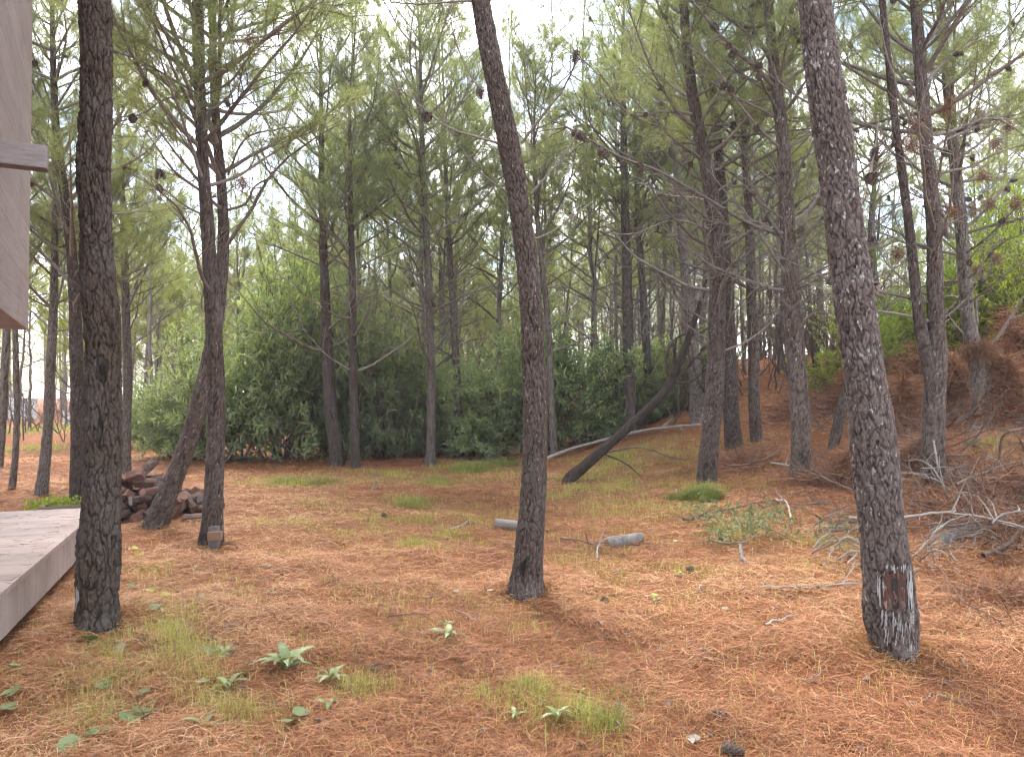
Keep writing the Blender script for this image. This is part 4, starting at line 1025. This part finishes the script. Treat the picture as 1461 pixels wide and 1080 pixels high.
stick([(975, 742), (1005, 734), (1050, 724), (1112, 712)], 6, 3, 'brown stick lying across the grass above the cut leafy boughs', M_brown, .05, 4)
stick([(1085, 838), (1130, 839), (1180, 837), (1228, 834)], 5, 3, 'straight grey stick pointing at the lichen flecked trunk', M_grey, .03, 3)
stick([(1090, 892), (1112, 884), (1140, 876)], 6, 4, 'short thick stick on the needles before the scarred trunk', M_grey, .02, 0)
stick([(1106, 712), (1124, 718), (1130, 738), (1127, 756)], 5, 3, 'bent pale stick arching beside the cut leafy boughs', M_grey, .1, 1, .2, heights=[.05, .2, .15, .02])
stick([(1064, 807), (1059, 792), (1055, 776)], 8, 7, 'pale upright stub by the cut leafy boughs', M_grey, .1, 0, heights=[0, .08, .16])
stick([(1213, 744), (1250, 750), (1300, 748), (1350, 743), (1400, 750), (1470, 768)], 6, 4, 'long bleached branch lying over the grey log', M_grey, .25, 6, .5)
stick([(1295, 800), (1320, 775), (1345, 755), (1375, 745)], 4, 3, 'bleached twig sloping up from the needles to the long branch', M_grey, .2, 2, heights=[.02, .1, .22, .28])
stick([(1402, 792), (1430, 778), (1470, 752)], 10, 8, 'thick dark fallen bough at the picture edge', M_brown, .1, 3)
stick([(1415, 756), (1440, 743), (1475, 735)], 5, 4, 'curved bleached branch at the picture edge above the dark bough', M_grey, .3, 3)
stick([(1288, 657), (1320, 664), (1345, 690), (1357, 716)], 4, 2, 'thin arched branch at the foot of the twin stemmed pine', M_grey, .25, 3, heights=[.1, .35, .35, .1])
stick([(1331, 642), (1335, 670), (1333, 690)], 4, 3, 'straight bare twig propped against the twin stemmed pine', M_grey, .2, 1, heights=[.6, .3, .02])
stick([(1365, 694), (1400, 680), (1430, 666), (1475, 655)], 6, 4, 'brown bough lying on the slope below the needle clumped pine', M_brown, .2, 6, .5)
stick([(1250, 685), (1290, 676), (1330, 683), (1352, 700)], 4, 2, 'pale branch between the lichen flecked and twin stemmed pines', M_grey, .2, 5, .4)
stick([(1425, 655), (1432, 630), (1450, 622), (1475, 610)], 5, 3, 'hooked dark branch standing at the right picture edge', M_brown, .3, 2, heights=[.1, .4, .5, .4])
stick([(1315, 770), (1370, 850), (1420, 880), (1450, 900)], 3, 2, 'long thin dark twig trailing down the slope by the scarred pine', M_brown, .1, 3, heights=[.25, .15, .08, .03])
stick([(1275, 822), (1300, 812), (1308, 806)], 4, 5, 'short pale broken stick just past the resin scar', M_grey, .1, 0, heights=[.04, .06, .1])
stick([(800, 768), (830, 772), (862, 785)], 4, 2, 'thin brown stick left of the grey log', M_brown, .03, 4)
stick([(851, 797), (853, 778), (868, 768), (900, 758)], 4, 2, 'curved pale twig leaning on the grey log', M_grey, .05, 1, heights=[.02, .1, .17, .1])
stick([(550, 881), (585, 880), (615, 882)], 3, 2, 'thin dark twig lying in the middle of the needle carpet', M_brown, .02, 1, .15)
stick([(640, 755), (660, 748), (668, 743)], 5, 4, 'stubby pale stick beyond the needle carpet', M_grey, .02, 0)
stick([(528, 700), (540, 690), (533, 683)], 3, 2, 'small forked twig in front of the wattle bushes', M_grey, .04, 2, .2)
stick([(835, 655), (905, 640), (960, 655)], 4, 2, 'thin dead branch under the leaning trunk', M_brown, .15, 5, .5)
stick([(1100, 660), (1150, 668), (1200, 676)], 5, 3, 'grey branch lying behind the cone hung pine', M_grey, .08, 4)
stick([(1040, 665), (1080, 660), (1120, 640)], 4, 3, 'dark branch lying on the slope behind the red brown pine', M_brown, .15, 4)
for k in range(9):
    px, py = random.uniform(1175, 1240), random.uniform(745, 800)
    stick([(px - 25, py + random.uniform(-4, 8)), (px, py - random.uniform(4, 16)), (px + random.uniform(15, 35), py + random.uniform(-8, 10))], 4, 2.5, 'pale curved cut stem in the tangle behind the lichen flecked trunk', M_grey, .1, 1, .2, group='pale cut stems by the lichen flecked trunk', heights=[.03, random.uniform(.1, .22), .04])
for k in range(26):
    px, py = random.uniform(1290, 1500), random.uniform(600, 800)
    L = random.uniform(25, 60); a = random.uniform(-.6, .6)
    stick([(px, py), (px + L * .5, py - 6 + 10 * a), (px + L, py + 14 * a)], 3.5, 2, 'grey bare branch in the brushwood on the slope', random.choice([M_grey, M_brown, M_grey]), .12, 3, .35, group='bare branches in the brushwood', heights=[.05, random.uniform(.1, .35), .08])
for k in range(44):
    px, py = random.uniform(200, 1450), random.uniform(720, 1060); L = random.uniform(12, 34); a = random.uniform(-.9, .9)
    stick([(px, py), (px + L * .5, py + L * .25 * a), (px + L, py + L * .5 * a)], 2.6, 1.6, 'small dry twig lying on the needles', random.choice([M_grey, M_brown]), .015, 1, .08, 'twig', 'twig', 'small dry twigs on the needles')

def log(p0, p1, r, label, bark, name='log', cat='log', group=None, flat=0.0, parent=None):
    p0, p1 = np.asarray(p0, float), np.asarray(p1, float); mid = (p0 + p1) / 2
    root = empty(name, mid, label, cat, group); a, b = p0 - mid, p1 - mid
    n = 14; f = np.linspace(0, 1, n)[:, None]; P = a * (1 - f) + b * f; sides = 18
    T, N, B = frames(P); th = np.arange(sides) / sides * 2 * PI
    rr = r * (1 + .05 * np.sin(2 * th + 1)[None] + .04 * rng.normal(size=(n, sides)))
    V = P[:, None] + rr[..., None] * (np.cos(th)[None, :, None] * N[:, None] + np.sin(th)[None, :, None] * B[:, None])
    i = np.arange(n - 1)[:, None] * sides; j = np.arange(sides)[None]; j2 = (j + 1) % sides
    g = Geo(); g.add(V.reshape(-1, 3), np.stack([i + j, i + j2, i + sides + j2, i + sides + j], -1).reshape(-1, 4)); g.obj('bark', bark, root)
    g = Geo()
    for ring, c, s in ((V[0], a, -1), (V[-1], b, 1)):
        c = c + unit(b - a) * s * .004; o = np.arange(sides); VV = np.vstack([ring, c[None]])
        fc = np.stack([o, (o + 1) % sides, np.full(sides, sides)], -1); g.add(VV, fc if s > 0 else fc[:, ::-1])
    g.obj('cut_end', M_cut if bark is not M_grey else M_grey, root)
    return root
def logpx(x0, y0, x1, y1, rpx, label, bark, dy=0.0):
    a = hit(x0, y0); b = hit(x1, y1); r = rpx * a[1] / F
    a[2] += r * .75; b[2] += r * .75
    return log(a, b, r, label, bark)
logpx(709, 752, 742, 756, 7.0, 'short pale peeled log behind the middle trunk', M_grey)
logpx(866, 783, 914, 774, 8.5, 'grey bark covered log lying on the needles', mat_wood('grey_log_bark', (.17, .15, .13), (.34, .31, .28), (30, 30, 8)))
logpx(1335, 785, 1400, 758, 12, 'dark grey log under the long bleached branch', MB_grey)

# ------------------------------------------------------------------ firewood heap
def wedge_mesh(seed):
    r = np.random.default_rng(seed); L = r.uniform(.20, .29); R = r.uniform(.066, .095); kind = seed % 3
    if kind == 0: ang = np.linspace(0, 2 * PI, 13)[:-1]; ring = np.stack([np.cos(ang), np.sin(ang)], -1) * R * .8; barkf = np.ones(12, bool)
    elif kind == 1:
        ang = np.linspace(-.15, PI + .15, 8); ring = np.stack([np.cos(ang), np.sin(ang)], -1) * R; barkf = np.array([True] * 7 + [False])
    else:
        ang = np.linspace(.15, PI / 2 + .4, 6); ring = np.vstack([np.stack([np.cos(ang), np.sin(ang)], -1) * R * 1.35, [[0, -.01]]]); ring -= ring.mean(0); barkf = np.array([True] * 5 + [False] * 2)
    n = len(ring); m = 5; V = []
    for k in range(m):
        x = (k / (m - 1) - .5) * L; s = 1 + r.normal(0, .03, (n, 1)); q = ring * s + r.normal(0, .003, (n, 2)); dx = r.normal(0, .006, n) if k in (0, m - 1) else np.zeros(n)
        V += [(x + dx[i], q[i, 0], q[i, 1]) for i in range(n)]
    V = np.array(V); bk = Geo(); ct = Geo(); ins = Geo()
    for k in range(m - 1):
        for i in range(n):
            f = [k * n + i, k * n + (i + 1) % n, (k + 1) * n + (i + 1) % n, (k + 1) * n + i]
            (bk if barkf[i] else ins).add(V[f], [(0, 1, 2, 3)])
    for k, s in ((0, -1), (m - 1, 1)):
        ring3 = V[k * n:(k + 1) * n]; c = ring3.mean(0) + np.array([s * .002, 0, 0]); o = np.arange(n); fc = np.stack([o, (o + 1) % n, np.full(n, n)], -1)
        ct.add(np.vstack([ring3, c[None]]), fc if s < 0 else fc[:, ::-1])
    if ins.n: ct.extend(ins)
    return bk.mesh('log_bark', M_log_bark, False), ct.mesh('log_face', M_split, False)
M_split = mat_wood('split_wood', (.11, .055, .040), (.24, .125, .09), (8, 40, 40), .8, .6, .006)
M_fresh = mat_wood('fresh_split_wood', (.26, .13, .09), (.36, .20, .145), (8, 40, 40), .8, .4, .004)
M_ashen = mat_wood('weathered_split_wood', (.13, .105, .095), (.26, .22, .20), (8, 40, 40), .8, .4, .004)
WED = [wedge_mesh(k) for k in range(12)]
HC = hit(228, 738); HC[1] = 10.35; HC[0] = (226 - 730) / F * HC[1]; HC[2] = float(height(HC[0], HC[1]))
def firewood(x, y, z, rx, ry, rz, v, label, mat=None, group=None):
    bk, ct = WED[v]; r = empty('firewood_log', (x, y, z), label, 'firewood', group); r.rotation_euler = (rx, ry, rz)
    link('bark', bk, r); c = link('split_face', ct, r)
    if mat is not None:
        c.data = ct.copy(); c.data.materials.clear(); c.data.materials.append(mat)
    return r
n_fw = 0
pts = []
tries = 0
while n_fw < 100 and tries < 20000:
    tries += 1
    u, v = random.uniform(-1, 1), random.uniform(-1, 1); q = u * u + v * v
    if q > 1: continue
    lim = .56 * (1 - q) ** .8 * (1.12 if u < -.1 else .72) + .07
    z = random.uniform(.05, lim)
    p = (HC[0] + u * .78, HC[1] + v * .58, HC[2] + z)
    if any((p[0] - a) ** 2 + (p[1] - b) ** 2 + 2.2 * (p[2] - c) ** 2 < .108 ** 2 for a, b, c in pts): continue
    if (p[0] - T5.base[0]) ** 2 + (p[1] - T5.base[1]) ** 2 < .34 ** 2: continue
    pts.append(p); n_fw += 1
    firewood(*p, random.uniform(0, 6.28), random.uniform(-.8, .8), random.uniform(0, 6.28), random.randrange(12), 'dark split log in the firewood heap', None, 'split logs in the firewood heap')
dz = lambda px, py, Y: at(px, py, Y)
for px, py, Y, v, mat, lab, rz in [(208, 686, 10.2, 5, M_fresh, 'firewood log with a fresh pink face on top of the heap', .3), (213, 699, 10.0, 2, M_fresh, 'reddish fresh split log just under the topmost one', 1.2), (200, 713, 9.85, 0, M_ashen, 'round sawn log facing the clearing, low in the heap', .9), (232, 688, 10.3, 4, M_ashen, 'pale weathered log behind the leaning pine', .2), (278, 715, 10.2, 7, M_ashen, 'pale weathered log at the heap end away from the deck', -.4), (277, 737, 9.75, 8, M_ashen, 'grey flat split log lying apart at the heap edge', .2)]:
    p = at(px, py, Y); p[2] = max(p[2], float(height(p[0], p[1])) + .05); firewood(*p, random.uniform(-.5, .5), random.uniform(-.2, .2), rz, v, lab, mat)

# ------------------------------------------------------------------ deck and house
M_deck = None
e = unit(np.array([.34, -.94, 0])); inn = np.array([-.94, -.34, 0]); inn = unit(inn - e * inn.dot(e))
E0 = np.array([-4.38, 8.24, 0]); zt, zb = .416, .115; up = np.array([0, 0, 1.])
M_deck = mat_board('deck_boards', (.30, .225, .198), (.41, .32, .285), .5, .42, tuple(inn), tuple(e), .006)
M_fascia = mat_board('deck_fascia', (.29, .225, .195), (.40, .315, .275), .5, .16, (0, 0, 1), tuple(e), .003)
dk = empty('deck', (E0[0], E0[1], 0), 'low pale timber deck reaching in at the picture edge beside the house', 'deck')
org = np.array([E0[0], E0[1], 0])
g = Geo(); Lk, Wk = 6.6, 5.0
for k in range(16):
    w_ = Lk / 16; c = e * (w_ * (k + .5)) + inn * Wk / 2 + up * (zt - .02)
    box(g, c, e * (w_ / 2 - .003), inn * (Wk / 2 + .012), up * (.02 + random.uniform(0, .0016)))
o = g.obj('deck_surface', M_deck, dk, False)
bv = o.modifiers.new('bevel', 'BEVEL'); bv.width = .004; bv.segments = 2
g = Geo(); box(g, e * Lk / 2 + inn * .02 + up * ((zt - .044 + zb) / 2), e * Lk / 2, inn * .02, up * ((zt - .044 - zb) / 2)); g.obj('fascia', M_fascia, dk, False)
g = Geo(); box(g, inn * (Wk / 2 + .04) + e * .02 + up * ((zt - .044 + zb) / 2), e * .02, inn * (Wk / 2 - .002), up * ((zt - .044 - zb) / 2)); g.obj('fascia', M_fascia, dk, False)
for q in (.6, 2.2, 3.8, 5.4):
    g = Geo(); box(g, e * q + inn * .45 + up * .0, e * .06, inn * .06, up * (zb + .24)); g.obj('post', M_brown, dk, False)
n = 900; a = rng.random(n) * Lk; b = rng.random(n) ** 1.5 * 3.0; th = rng.uniform(0, 2 * PI, n)
P = (e[None] * a[:, None] + inn[None] * b[:, None]); P[:, 2] = zt + .004 + rng.uniform(0, .004, n)
g = Geo(); needles(g, P, np.stack([np.cos(th), np.sin(th), 0 * th], -1), rng.uniform(.07, .16, n), np.full(n, .0035), rng.uniform(.1, .7, n)); o = g.obj('fallen_needles', M_hang, None, False); o.location = tuple(E0); tag(o, 'dry pine needles strewn over the deck boards', 'pine needles', kind='stuff')
C0 = np.array([-4.4, 7.0, 0]); wv = unit(np.array([.46, -.89, 0])); nv = np.array([-.89, -.46, 0])
M_wall = mat_board('board_marked_wall', (.27, .21, .192), (.37, .30, .278), .35, .24, tuple(wv), (0, 0, 1), .003)
hs = empty('house', (C0[0], C0[1], 0), 'raised board faced house corner overhanging the deck', 'house')
z0, z1 = 2.2, 7.2; Lw, Ww = 4.0, 5.0
g = Geo(); box(g, wv * Lw / 2 + nv * Ww / 2 + up * (z0 + z1) / 2, wv * Lw / 2, nv * Ww / 2, up * (z1 - z0) / 2); o = g.obj('wall', M_wall, hs, False)
bv = o.modifiers.new('bevel', 'BEVEL'); bv.width = .006; bv.segments = 2
g = Geo(); box(g, wv * Lw / 2 + nv * (Ww / 2 + .05) + up * (z1 + .08), wv * (Lw / 2 + .1), nv * (Ww / 2 + .15), up * .078); g.obj('roof', M_wall, hs, False)
g = Geo(); box(g, wv * (Lw / 2 + .4) + nv * (Ww / 2 + 1.0) + up * (zt + z0) / 2, wv * (Lw / 2 - .6), nv * (Ww / 2 - 1.0), up * ((z0 - zt) / 2 - .003)); g.obj('lower_wall', M_wall, hs, False)
M_beam = mat_wood('beam_wood', (.26, .22, .21), (.38, .33, .315), (9, 9, 60))
bs = wv * 2.5; g = Geo(); zb0, zb1 = 3.045, 3.19
box(g, bs - nv * .15 + up * (zb0 + zb1) / 2, wv * .06, nv * .155, up * (zb1 - zb0) / 2); o = g.obj('beam', M_beam, hs, False)
bv = o.modifiers.new('bevel', 'BEVEL'); bv.width = .005; bv.segments = 2

# garden light by the slim pine
gp = hit(309, 783); gp[1] -= .02
gl = empty('garden_light', gp, 'short grey post with a brown wooden head by the slim pine', 'garden light')
M_cutw = mat_wood('weathered_board', (.16, .115, .085), (.30, .23, .18)); M_post = mat_wood('grey_post', (.17, .15, .14), (.27, .245, .23)); M_head = mat_wood('brown_head', (.17, .095, .06), (.30, .18, .115))
k = 8.1 / F
g = Geo(); box(g, (-.02, 0, 15 * k), (6.2 * k, 0, 0), (0, .045, 0), (0, 0, 15 * k + .02)); o = g.obj('post', M_post, gl, False); b = o.modifiers.new('b', 'BEVEL'); b.width = .004
g = Geo(); box(g, (.012, -.055, 20.5 * k), (9.5 * k, 0, 0), (0, .035, 0), (0, 0, 6 * k)); o = g.obj('lamp_head', M_head, gl, False); b = o.modifiers.new('b', 'BEVEL'); b.width = .004
g = Geo(); q = catmull([(.03, -.02, .02), (.12, -.03, .06), (.2, -.02, .05), (.22, .03, .0)], 16); tube(g, q, np.full(16, .006), 6); g.obj('cable', M_brown, gl)

# low timber planter frame behind the deck
fp = np.array([(100 - 730) / F * 10.7, 10.7, 0.0]); fp[2] = float(height(fp[0], fp[1]))
pl = empty('planter_frame', fp, 'low weathered timber planter frame with bright weeds behind the deck', 'planter')
for c, a, b, q in [((0, -.2, .05), (.25, .06, .01), (0, .018, 0), .05), ((.02, .22, .07), (.25, .03, .03), (0, .018, 0), .05), ((-.25, 0, .05), (.018, 0, 0), (0, .2, .01), .05), ((.26, .05, .05), (.018, 0, 0), (.0, .17, 0), .05)]:
    g = Geo(); box(g, c, a, b, (0, 0, q)); g.obj('board', M_cutw, pl, False)
g = Geo(); n = 260; P = np.stack([rng.uniform(-.5, .1, n), rng.uniform(-.2, .2, n), rng.uniform(.02, .16, n)], -1)
leaves(g, P, unit(rng.normal(size=(n, 3)) + np.array([0, 0, .6])), unit(rng.normal(size=(n, 3)) + np.array([0, 0, 1.])), rng.uniform(.05, .09, n), rng.uniform(.025, .04, n), rng.random(n)); g.obj('foliage', M_shrub, pl, False)

# pale things far away between the trunks
M_white = mat_wood('white_render', (.72, .72, .72), (.80, .80, .80), (2, 2, 2), .8, .1)
fw = empty('far_wall', (-36.5, 54, 0), 'pale wall glimpsed between far trunks beyond the deck', 'wall')
g = Geo(); box(g, (0, 0, .6), (3.2, 0, 0), (0, .12, 0), (0, 0, .75)); g.obj('wall_face', M_white, fw, False)
g = Geo(); box(g, (0, 0, 1.41), (3.3, 0, 0), (0, .2, 0), (0, 0, .05)); g.obj('coping', M_white, fw, False)
for px, d, lab in [(94, 44, 'small white marker post left of its twin beyond the curved pine'), (101, 44.5, 'small white marker post right beside the curved pine, far off'), (174, 46, 'small white marker post far behind the slim grey pine')]:
    x, y, z = gpos(px, d); r = empty('marker_post', (x, y, z), lab, 'post')
    g = Geo(); box(g, (0, 0, .3), (.11, 0, 0), (0, .11, 0), (0, 0, .4)); g.obj('shaft', M_white, r, False); g = Geo(); box(g, (0, 0, .74), (.13, 0, 0), (0, .13, 0), (0, 0, .037)); g.obj('cap', M_white, r, False)

g = Geo(); box(g, (0, 36, 8.0), (62, 0, 0), (0, 62, 0), (0, 0, 10.5)); hz = g.obj('haze', [], None, False)
def mat_haze():
    m, nt, out = newmat('haze_air'); v = nt.nodes.new('ShaderNodeVolumePrincipled'); v.inputs['Color'].default_value = (.9, .94, 1, 1); v.inputs['Density'].default_value = HAZE
    nt.links.new(v.outputs[0], out.inputs['Volume']); return m
HAZE = .0009
hz.data.materials.append(mat_haze()); tag(hz, kind='stuff')

# ------------------------------------------------------------------ low plants
def leaf_strip(L, W, lobes, droop, n=17):
    """a single toothed leaf along +X"""
    g = Geo(); t = np.linspace(0, 1, n); w_ = W * np.sin(PI * t ** .75) ** .8 * (1 + lobes * np.where(np.arange(n) % 2, .5, -.45)) + .001
    x = t * L; z = .18 * L * np.sin(t * PI * .9) - droop * L * t ** 2
    V = np.concatenate([np.stack([x, w_ / 2, z + .12 * w_], -1), np.stack([x, 0 * x, z], -1), np.stack([x, -w_ / 2, z + .12 * w_], -1)])
    i = np.arange(n - 1); F1 = np.stack([i, n + i, n + i + 1, i + 1], -1); F2 = np.stack([n + i, 2 * n + i, 2 * n + i + 1, n + i + 1], -1)
    g.add(V, np.concatenate([F1, F2]), 0, rng.random()); return g
LEAFS = [leaf_strip(.2, .05, .7, .12).mesh('thistle_leaf', M_weed) for _ in range(4)]
def rosette(px, py, n, s, label, mat=None):
    p = hit(px, py); r = empty('thistle_plant', p, label, 'plant')
    for k in range(n):
        o = link('leaf', LEAFS[k % 4], r); q = s * random.uniform(.7, 1.15)
        o.rotation_euler = (random.uniform(-.25, .25), -random.uniform(.05, .5), k * 2 * PI / n + random.uniform(-.3, .3)); o.scale = (q, q, q); o.location = (0, 0, .012 + .003 * k)
rosette(408, 958, 11, 1.0, 'largest grey green thistle rosette on the needles')
rosette(472, 974, 7, .6, 'small thistle rosette right beside the largest one')
rosette(640, 914, 7, .7, 'thistle rosette in mid carpet on the way to the middle trunk')
rosette(634, 893, 4, .4, 'tiny seedling just behind the mid carpet thistle')
rosette(325, 985, 5, .65, 'broad leaved weed left of the largest thistle')
rosette(795, 1030, 8, .55, 'pale leaved weed in the grass near the picture foot')
rosette(470, 1010, 4, .5, 'bright weed below the small thistle rosette')
rosette(290, 1040, 4, .5, 'dark weed near the picture foot below the broad leaved one')
rosette(320, 935, 5, .6, 'weed with pale leaves in the thin grass past the dark trunk foot')
rosette(768, 882, 4, .45, 'bright green sprout just before the middle trunk')
rosette(935, 860, 3, .4, 'yellow green sprout on the needles between the middle and scarred trunks')
rosette(970, 824, 3, .35, 'small yellow green sprout beyond the other sprout')
rosette(735, 1025, 4, .4, 'grey green seedling left of the pale leaved weed')
def disc_leaf(r_, seed):
    g = Geo(); rr = np.random.default_rng(seed); n = 18; th = np.linspace(.25, 2 * PI - .25, n); V = [(0, 0, .0)]
    rad = r_ * (1 + .06 * np.sin(7 * th) + rr.normal(0, .02, n)); V += [(math.cos(t) * q, math.sin(t) * q, .012 + .006 * math.sin(2 * t + seed)) for t, q in zip(th, rad)]
    g.add(V, [(0, k, k + 1) for k in range(1, n)], 0, rr.random()); return g.mesh('round_leaf', M_weed)
DISC = [disc_leaf(.052, k) for k in range(4)]
def stem_leaf(px, py, s, label, group, mats=None):
    p = hit(px, py); r = empty('pennywort', p, label, 'plant', group)
    o = link('leaf', DISC[random.randrange(4)] if mats is None else mats, r); o.location = (0, 0, .035 * s); o.rotation_euler = (random.uniform(-.1, .55), random.uniform(-.35, .35), random.uniform(0, 6.3)); o.scale = (s, s, s)
    g = Geo(); tube(g, np.array([(0, 0, -.01), (.006, 0, .015 * s), (0, 0, .034 * s)]), np.full(3, .0018), 5); g.obj('stalk', M_weed, r)
for px, py, s in [(125, 920, 1.1), (148, 985, .85), (204, 1025, 1.0), (184, 1036, 1.0), (139, 1058, 1.0), (18, 958, .8), (17, 996, .9), (12, 1018, .8), (155, 1020, .5), (430, 1026, .9), (413, 1038, .8), (110, 972, .5), (205, 995, .7), (290, 978, .6), (100, 1076, 1.0), (222, 872, .8), (188, 840, .6), (300, 935, .8), (345, 965, .7), (60, 905, .6), (320, 940, .6)]:
    stem_leaf(px, py, s, 'pale round pennywort leaf in the thin grass near the deck', 'pennywort leaves near the deck')
g0 = disc_leaf(.03, 9); g0.materials.clear(); g0.materials.append(M_weed_yel)
for px, py, s in [(190, 792, 1.6), (200, 798, 1.3), (935, 856, .9), (971, 822, .8), (215, 850, 1.2), (235, 857, 1.1), (612, 900, .5), (830, 990, .6), (920, 668, 1.2)]:
    stem_leaf(px, py, s, 'bright yellow green seedling leaf on the needles', 'yellow green seedling leaves', g0)
PALE = []
for k in range(3):
    g = leaf_strip(.07, .035, .15, .1, 9); g.V = [v * np.array([1, 1, .35], np.float32) for v in g.V]; PALE.append(g.mesh('pale_leaf', M_pale))
for px, py, s in [(284, 853, 1.5), (288, 783, 1.3), (172, 922, 1.7), (159, 920, 1.0), (222, 893, 1.1), (1003, 838, 1.1), (1030, 872, 1.0), (672, 727, 1.2), (860, 895, .8), (995, 930, .8), (1000, 1060, 1.2), (985, 1058, .9), (655, 848, 1.0), (380, 825, .8), (210, 757, 1.4), (580, 925, .8), (380, 812, 1.0), (840, 545 + 330, .7), (965, 775, .9), (705, 845, .9), (690, 760, 1.0), (1130, 940, .8)]:
    p = hit(px, py); o = link('dry_leaf', PALE[random.randrange(3)]); o.location = (p[0], p[1], p[2] + .02); o.rotation_euler = (random.uniform(-.4, .4), random.uniform(-.3, .3), random.uniform(0, 6.3)); o.scale = (s, s, s)
    tag(o, 'bleached dry leaf lying on the pine needles', 'leaf', 'bleached dry leaves on the needles')
for px, py, s, lab in [(1036, 1030, .75, 'dark open pine cone lying on the needles'), (1030, 1076, .9, 'grey pine cone at the picture foot'), (868, 862, .6, 'small dark pine cone past the middle trunk foot'), (545, 738, .7, 'lone pine cone far out on the needle carpet'), (1490 - 500, 817, .6, 'pine cone near the small yellow green sprout')]:
    p = hit(px, py); o = link('pine_cone', CONE); o.location = (p[0], p[1], p[2] + .035); o.rotation_euler = (1.4, random.uniform(-.4, .4), random.uniform(0, 6.3)); o.scale = (s,) * 3; tag(o, lab, 'pine cone')

# cut leafy wattle boughs lying on the floor
def leafy_bough(pts, n, label, sz=.085):
    r = stick(pts, 4, 2, label, M_brown, .1, 0, name='leafy_bough', cat='branch', heights=[.06, .16, .12][:len(pts)])
    P = np.array([hit(px, py) for px, py in pts]); P[:, 2] += np.array([.06, .16, .12])[:len(pts)]; Q = catmull(P, 30) - np.array(r.location)
    i = rng.integers(0, 30, n); c = Q[i] + rng.normal(0, .11, (n, 3)) * np.array([1, 1, .6]); c[:, 2] = np.maximum(c[:, 2], -.06)
    g = Geo(); leaves(g, c, unit(rng.normal(size=(n, 3)) + np.array([0, 0, .35])), unit(rng.normal(size=(n, 3)) + np.array([0, 0, 1.])), rng.uniform(.7, 1.2, n) * sz, np.full(n, .017), np.clip(rng.normal(.55, .25, n), 0, 1)); g.obj('foliage', M_bough, r, False)
M_bough = mat_leaf('bough_leaves', [(0, (.07, .09, .035)), (.5, (.13, .16, .065)), (1, (.27, .29, .16))], .25, .5, .4)
leafy_bough([(1010, 770), (1050, 780), (1085, 765)], 330, 'cut leafy wattle bough, dark lower leaves, before the cone hung pine')
leafy_bough([(1060, 745), (1100, 755), (1135, 770)], 260, 'cut leafy wattle bough with upright leaves behind the pale stub')
leafy_bough([(985, 735), (1005, 745), (1030, 752)], 160, 'small cut wattle bough at the end of the brown stick')
leafy_bough([(1160, 790), (1200, 770), (1230, 790)], 110, 'wilted cut bough beside the lichen flecked trunk')

# tall soft tuft at the foot of the dark pine and tussocks by the bushes
def tussock(px, py, R, n, L, label, rr=(.0, .45)):
    p = hit(px, py); g = Geo(); a = rng.uniform(0, 2 * PI, n); q = R * np.sqrt(rng.random(n)); x = np.cos(a) * q; y = np.sin(a) * q
    P = np.stack([x, y, height(p[0] + x, p[1] + y) - p[2] - .01], -1)
    blades(g, P, a + rng.normal(0, .5, n), rng.uniform(.3, 1.3, n), rng.uniform(.3, 1.15, n) * L * (1 - .55 * (q / R) ** 2), np.full(n, .0045), rng.uniform(*rr, n))
    o = g.obj('grass_tussock', M_tuss, None, False); o.location = tuple(p); tag(o, label, 'grass tuft')
M_tuss = mat_leaf('tussock_blades', [(0, (.10, .14, .04)), (.5, (.19, .22, .06)), (1, (.36, .33, .13))], .35, .6, .3)
tussock(1003, 712, .26, 1300, .3, 'soft green grass tussock at the foot of the dark pine')
tussock(970, 712, .22, 500, .22, 'smaller grass tussock beside the dark pine')
tussock(672, 672, .5, 1100, .34, 'long grass tussock before the bush left of the middle trunk', (.2, .7))
tussock(715, 665, .5, 1000, .36, 'tall grass tussock touching the middle trunk line', (.2, .7))
tussock(415, 690, .5, 700, .24, 'green tussock in front of the tallest bush')
tussock(460, 690, .45, 600, .22, 'green tussock before the dark slim pine')
tussock(590, 720, .3, 500, .2, 'yellowish tussock out on the needles before the pale pine', (.3, .8))
tussock(625, 690, .4, 600, .25, 'tussock right at the foot of the pale grey pine', (.2, .7))
tussock(872, 1035, .1, 170, .16, 'small grass tuft near the picture foot', (.2, .8))
tussock(758, 990, .12, 130, .13, 'thin grass tuft on the near needle carpet', (.2, .8))
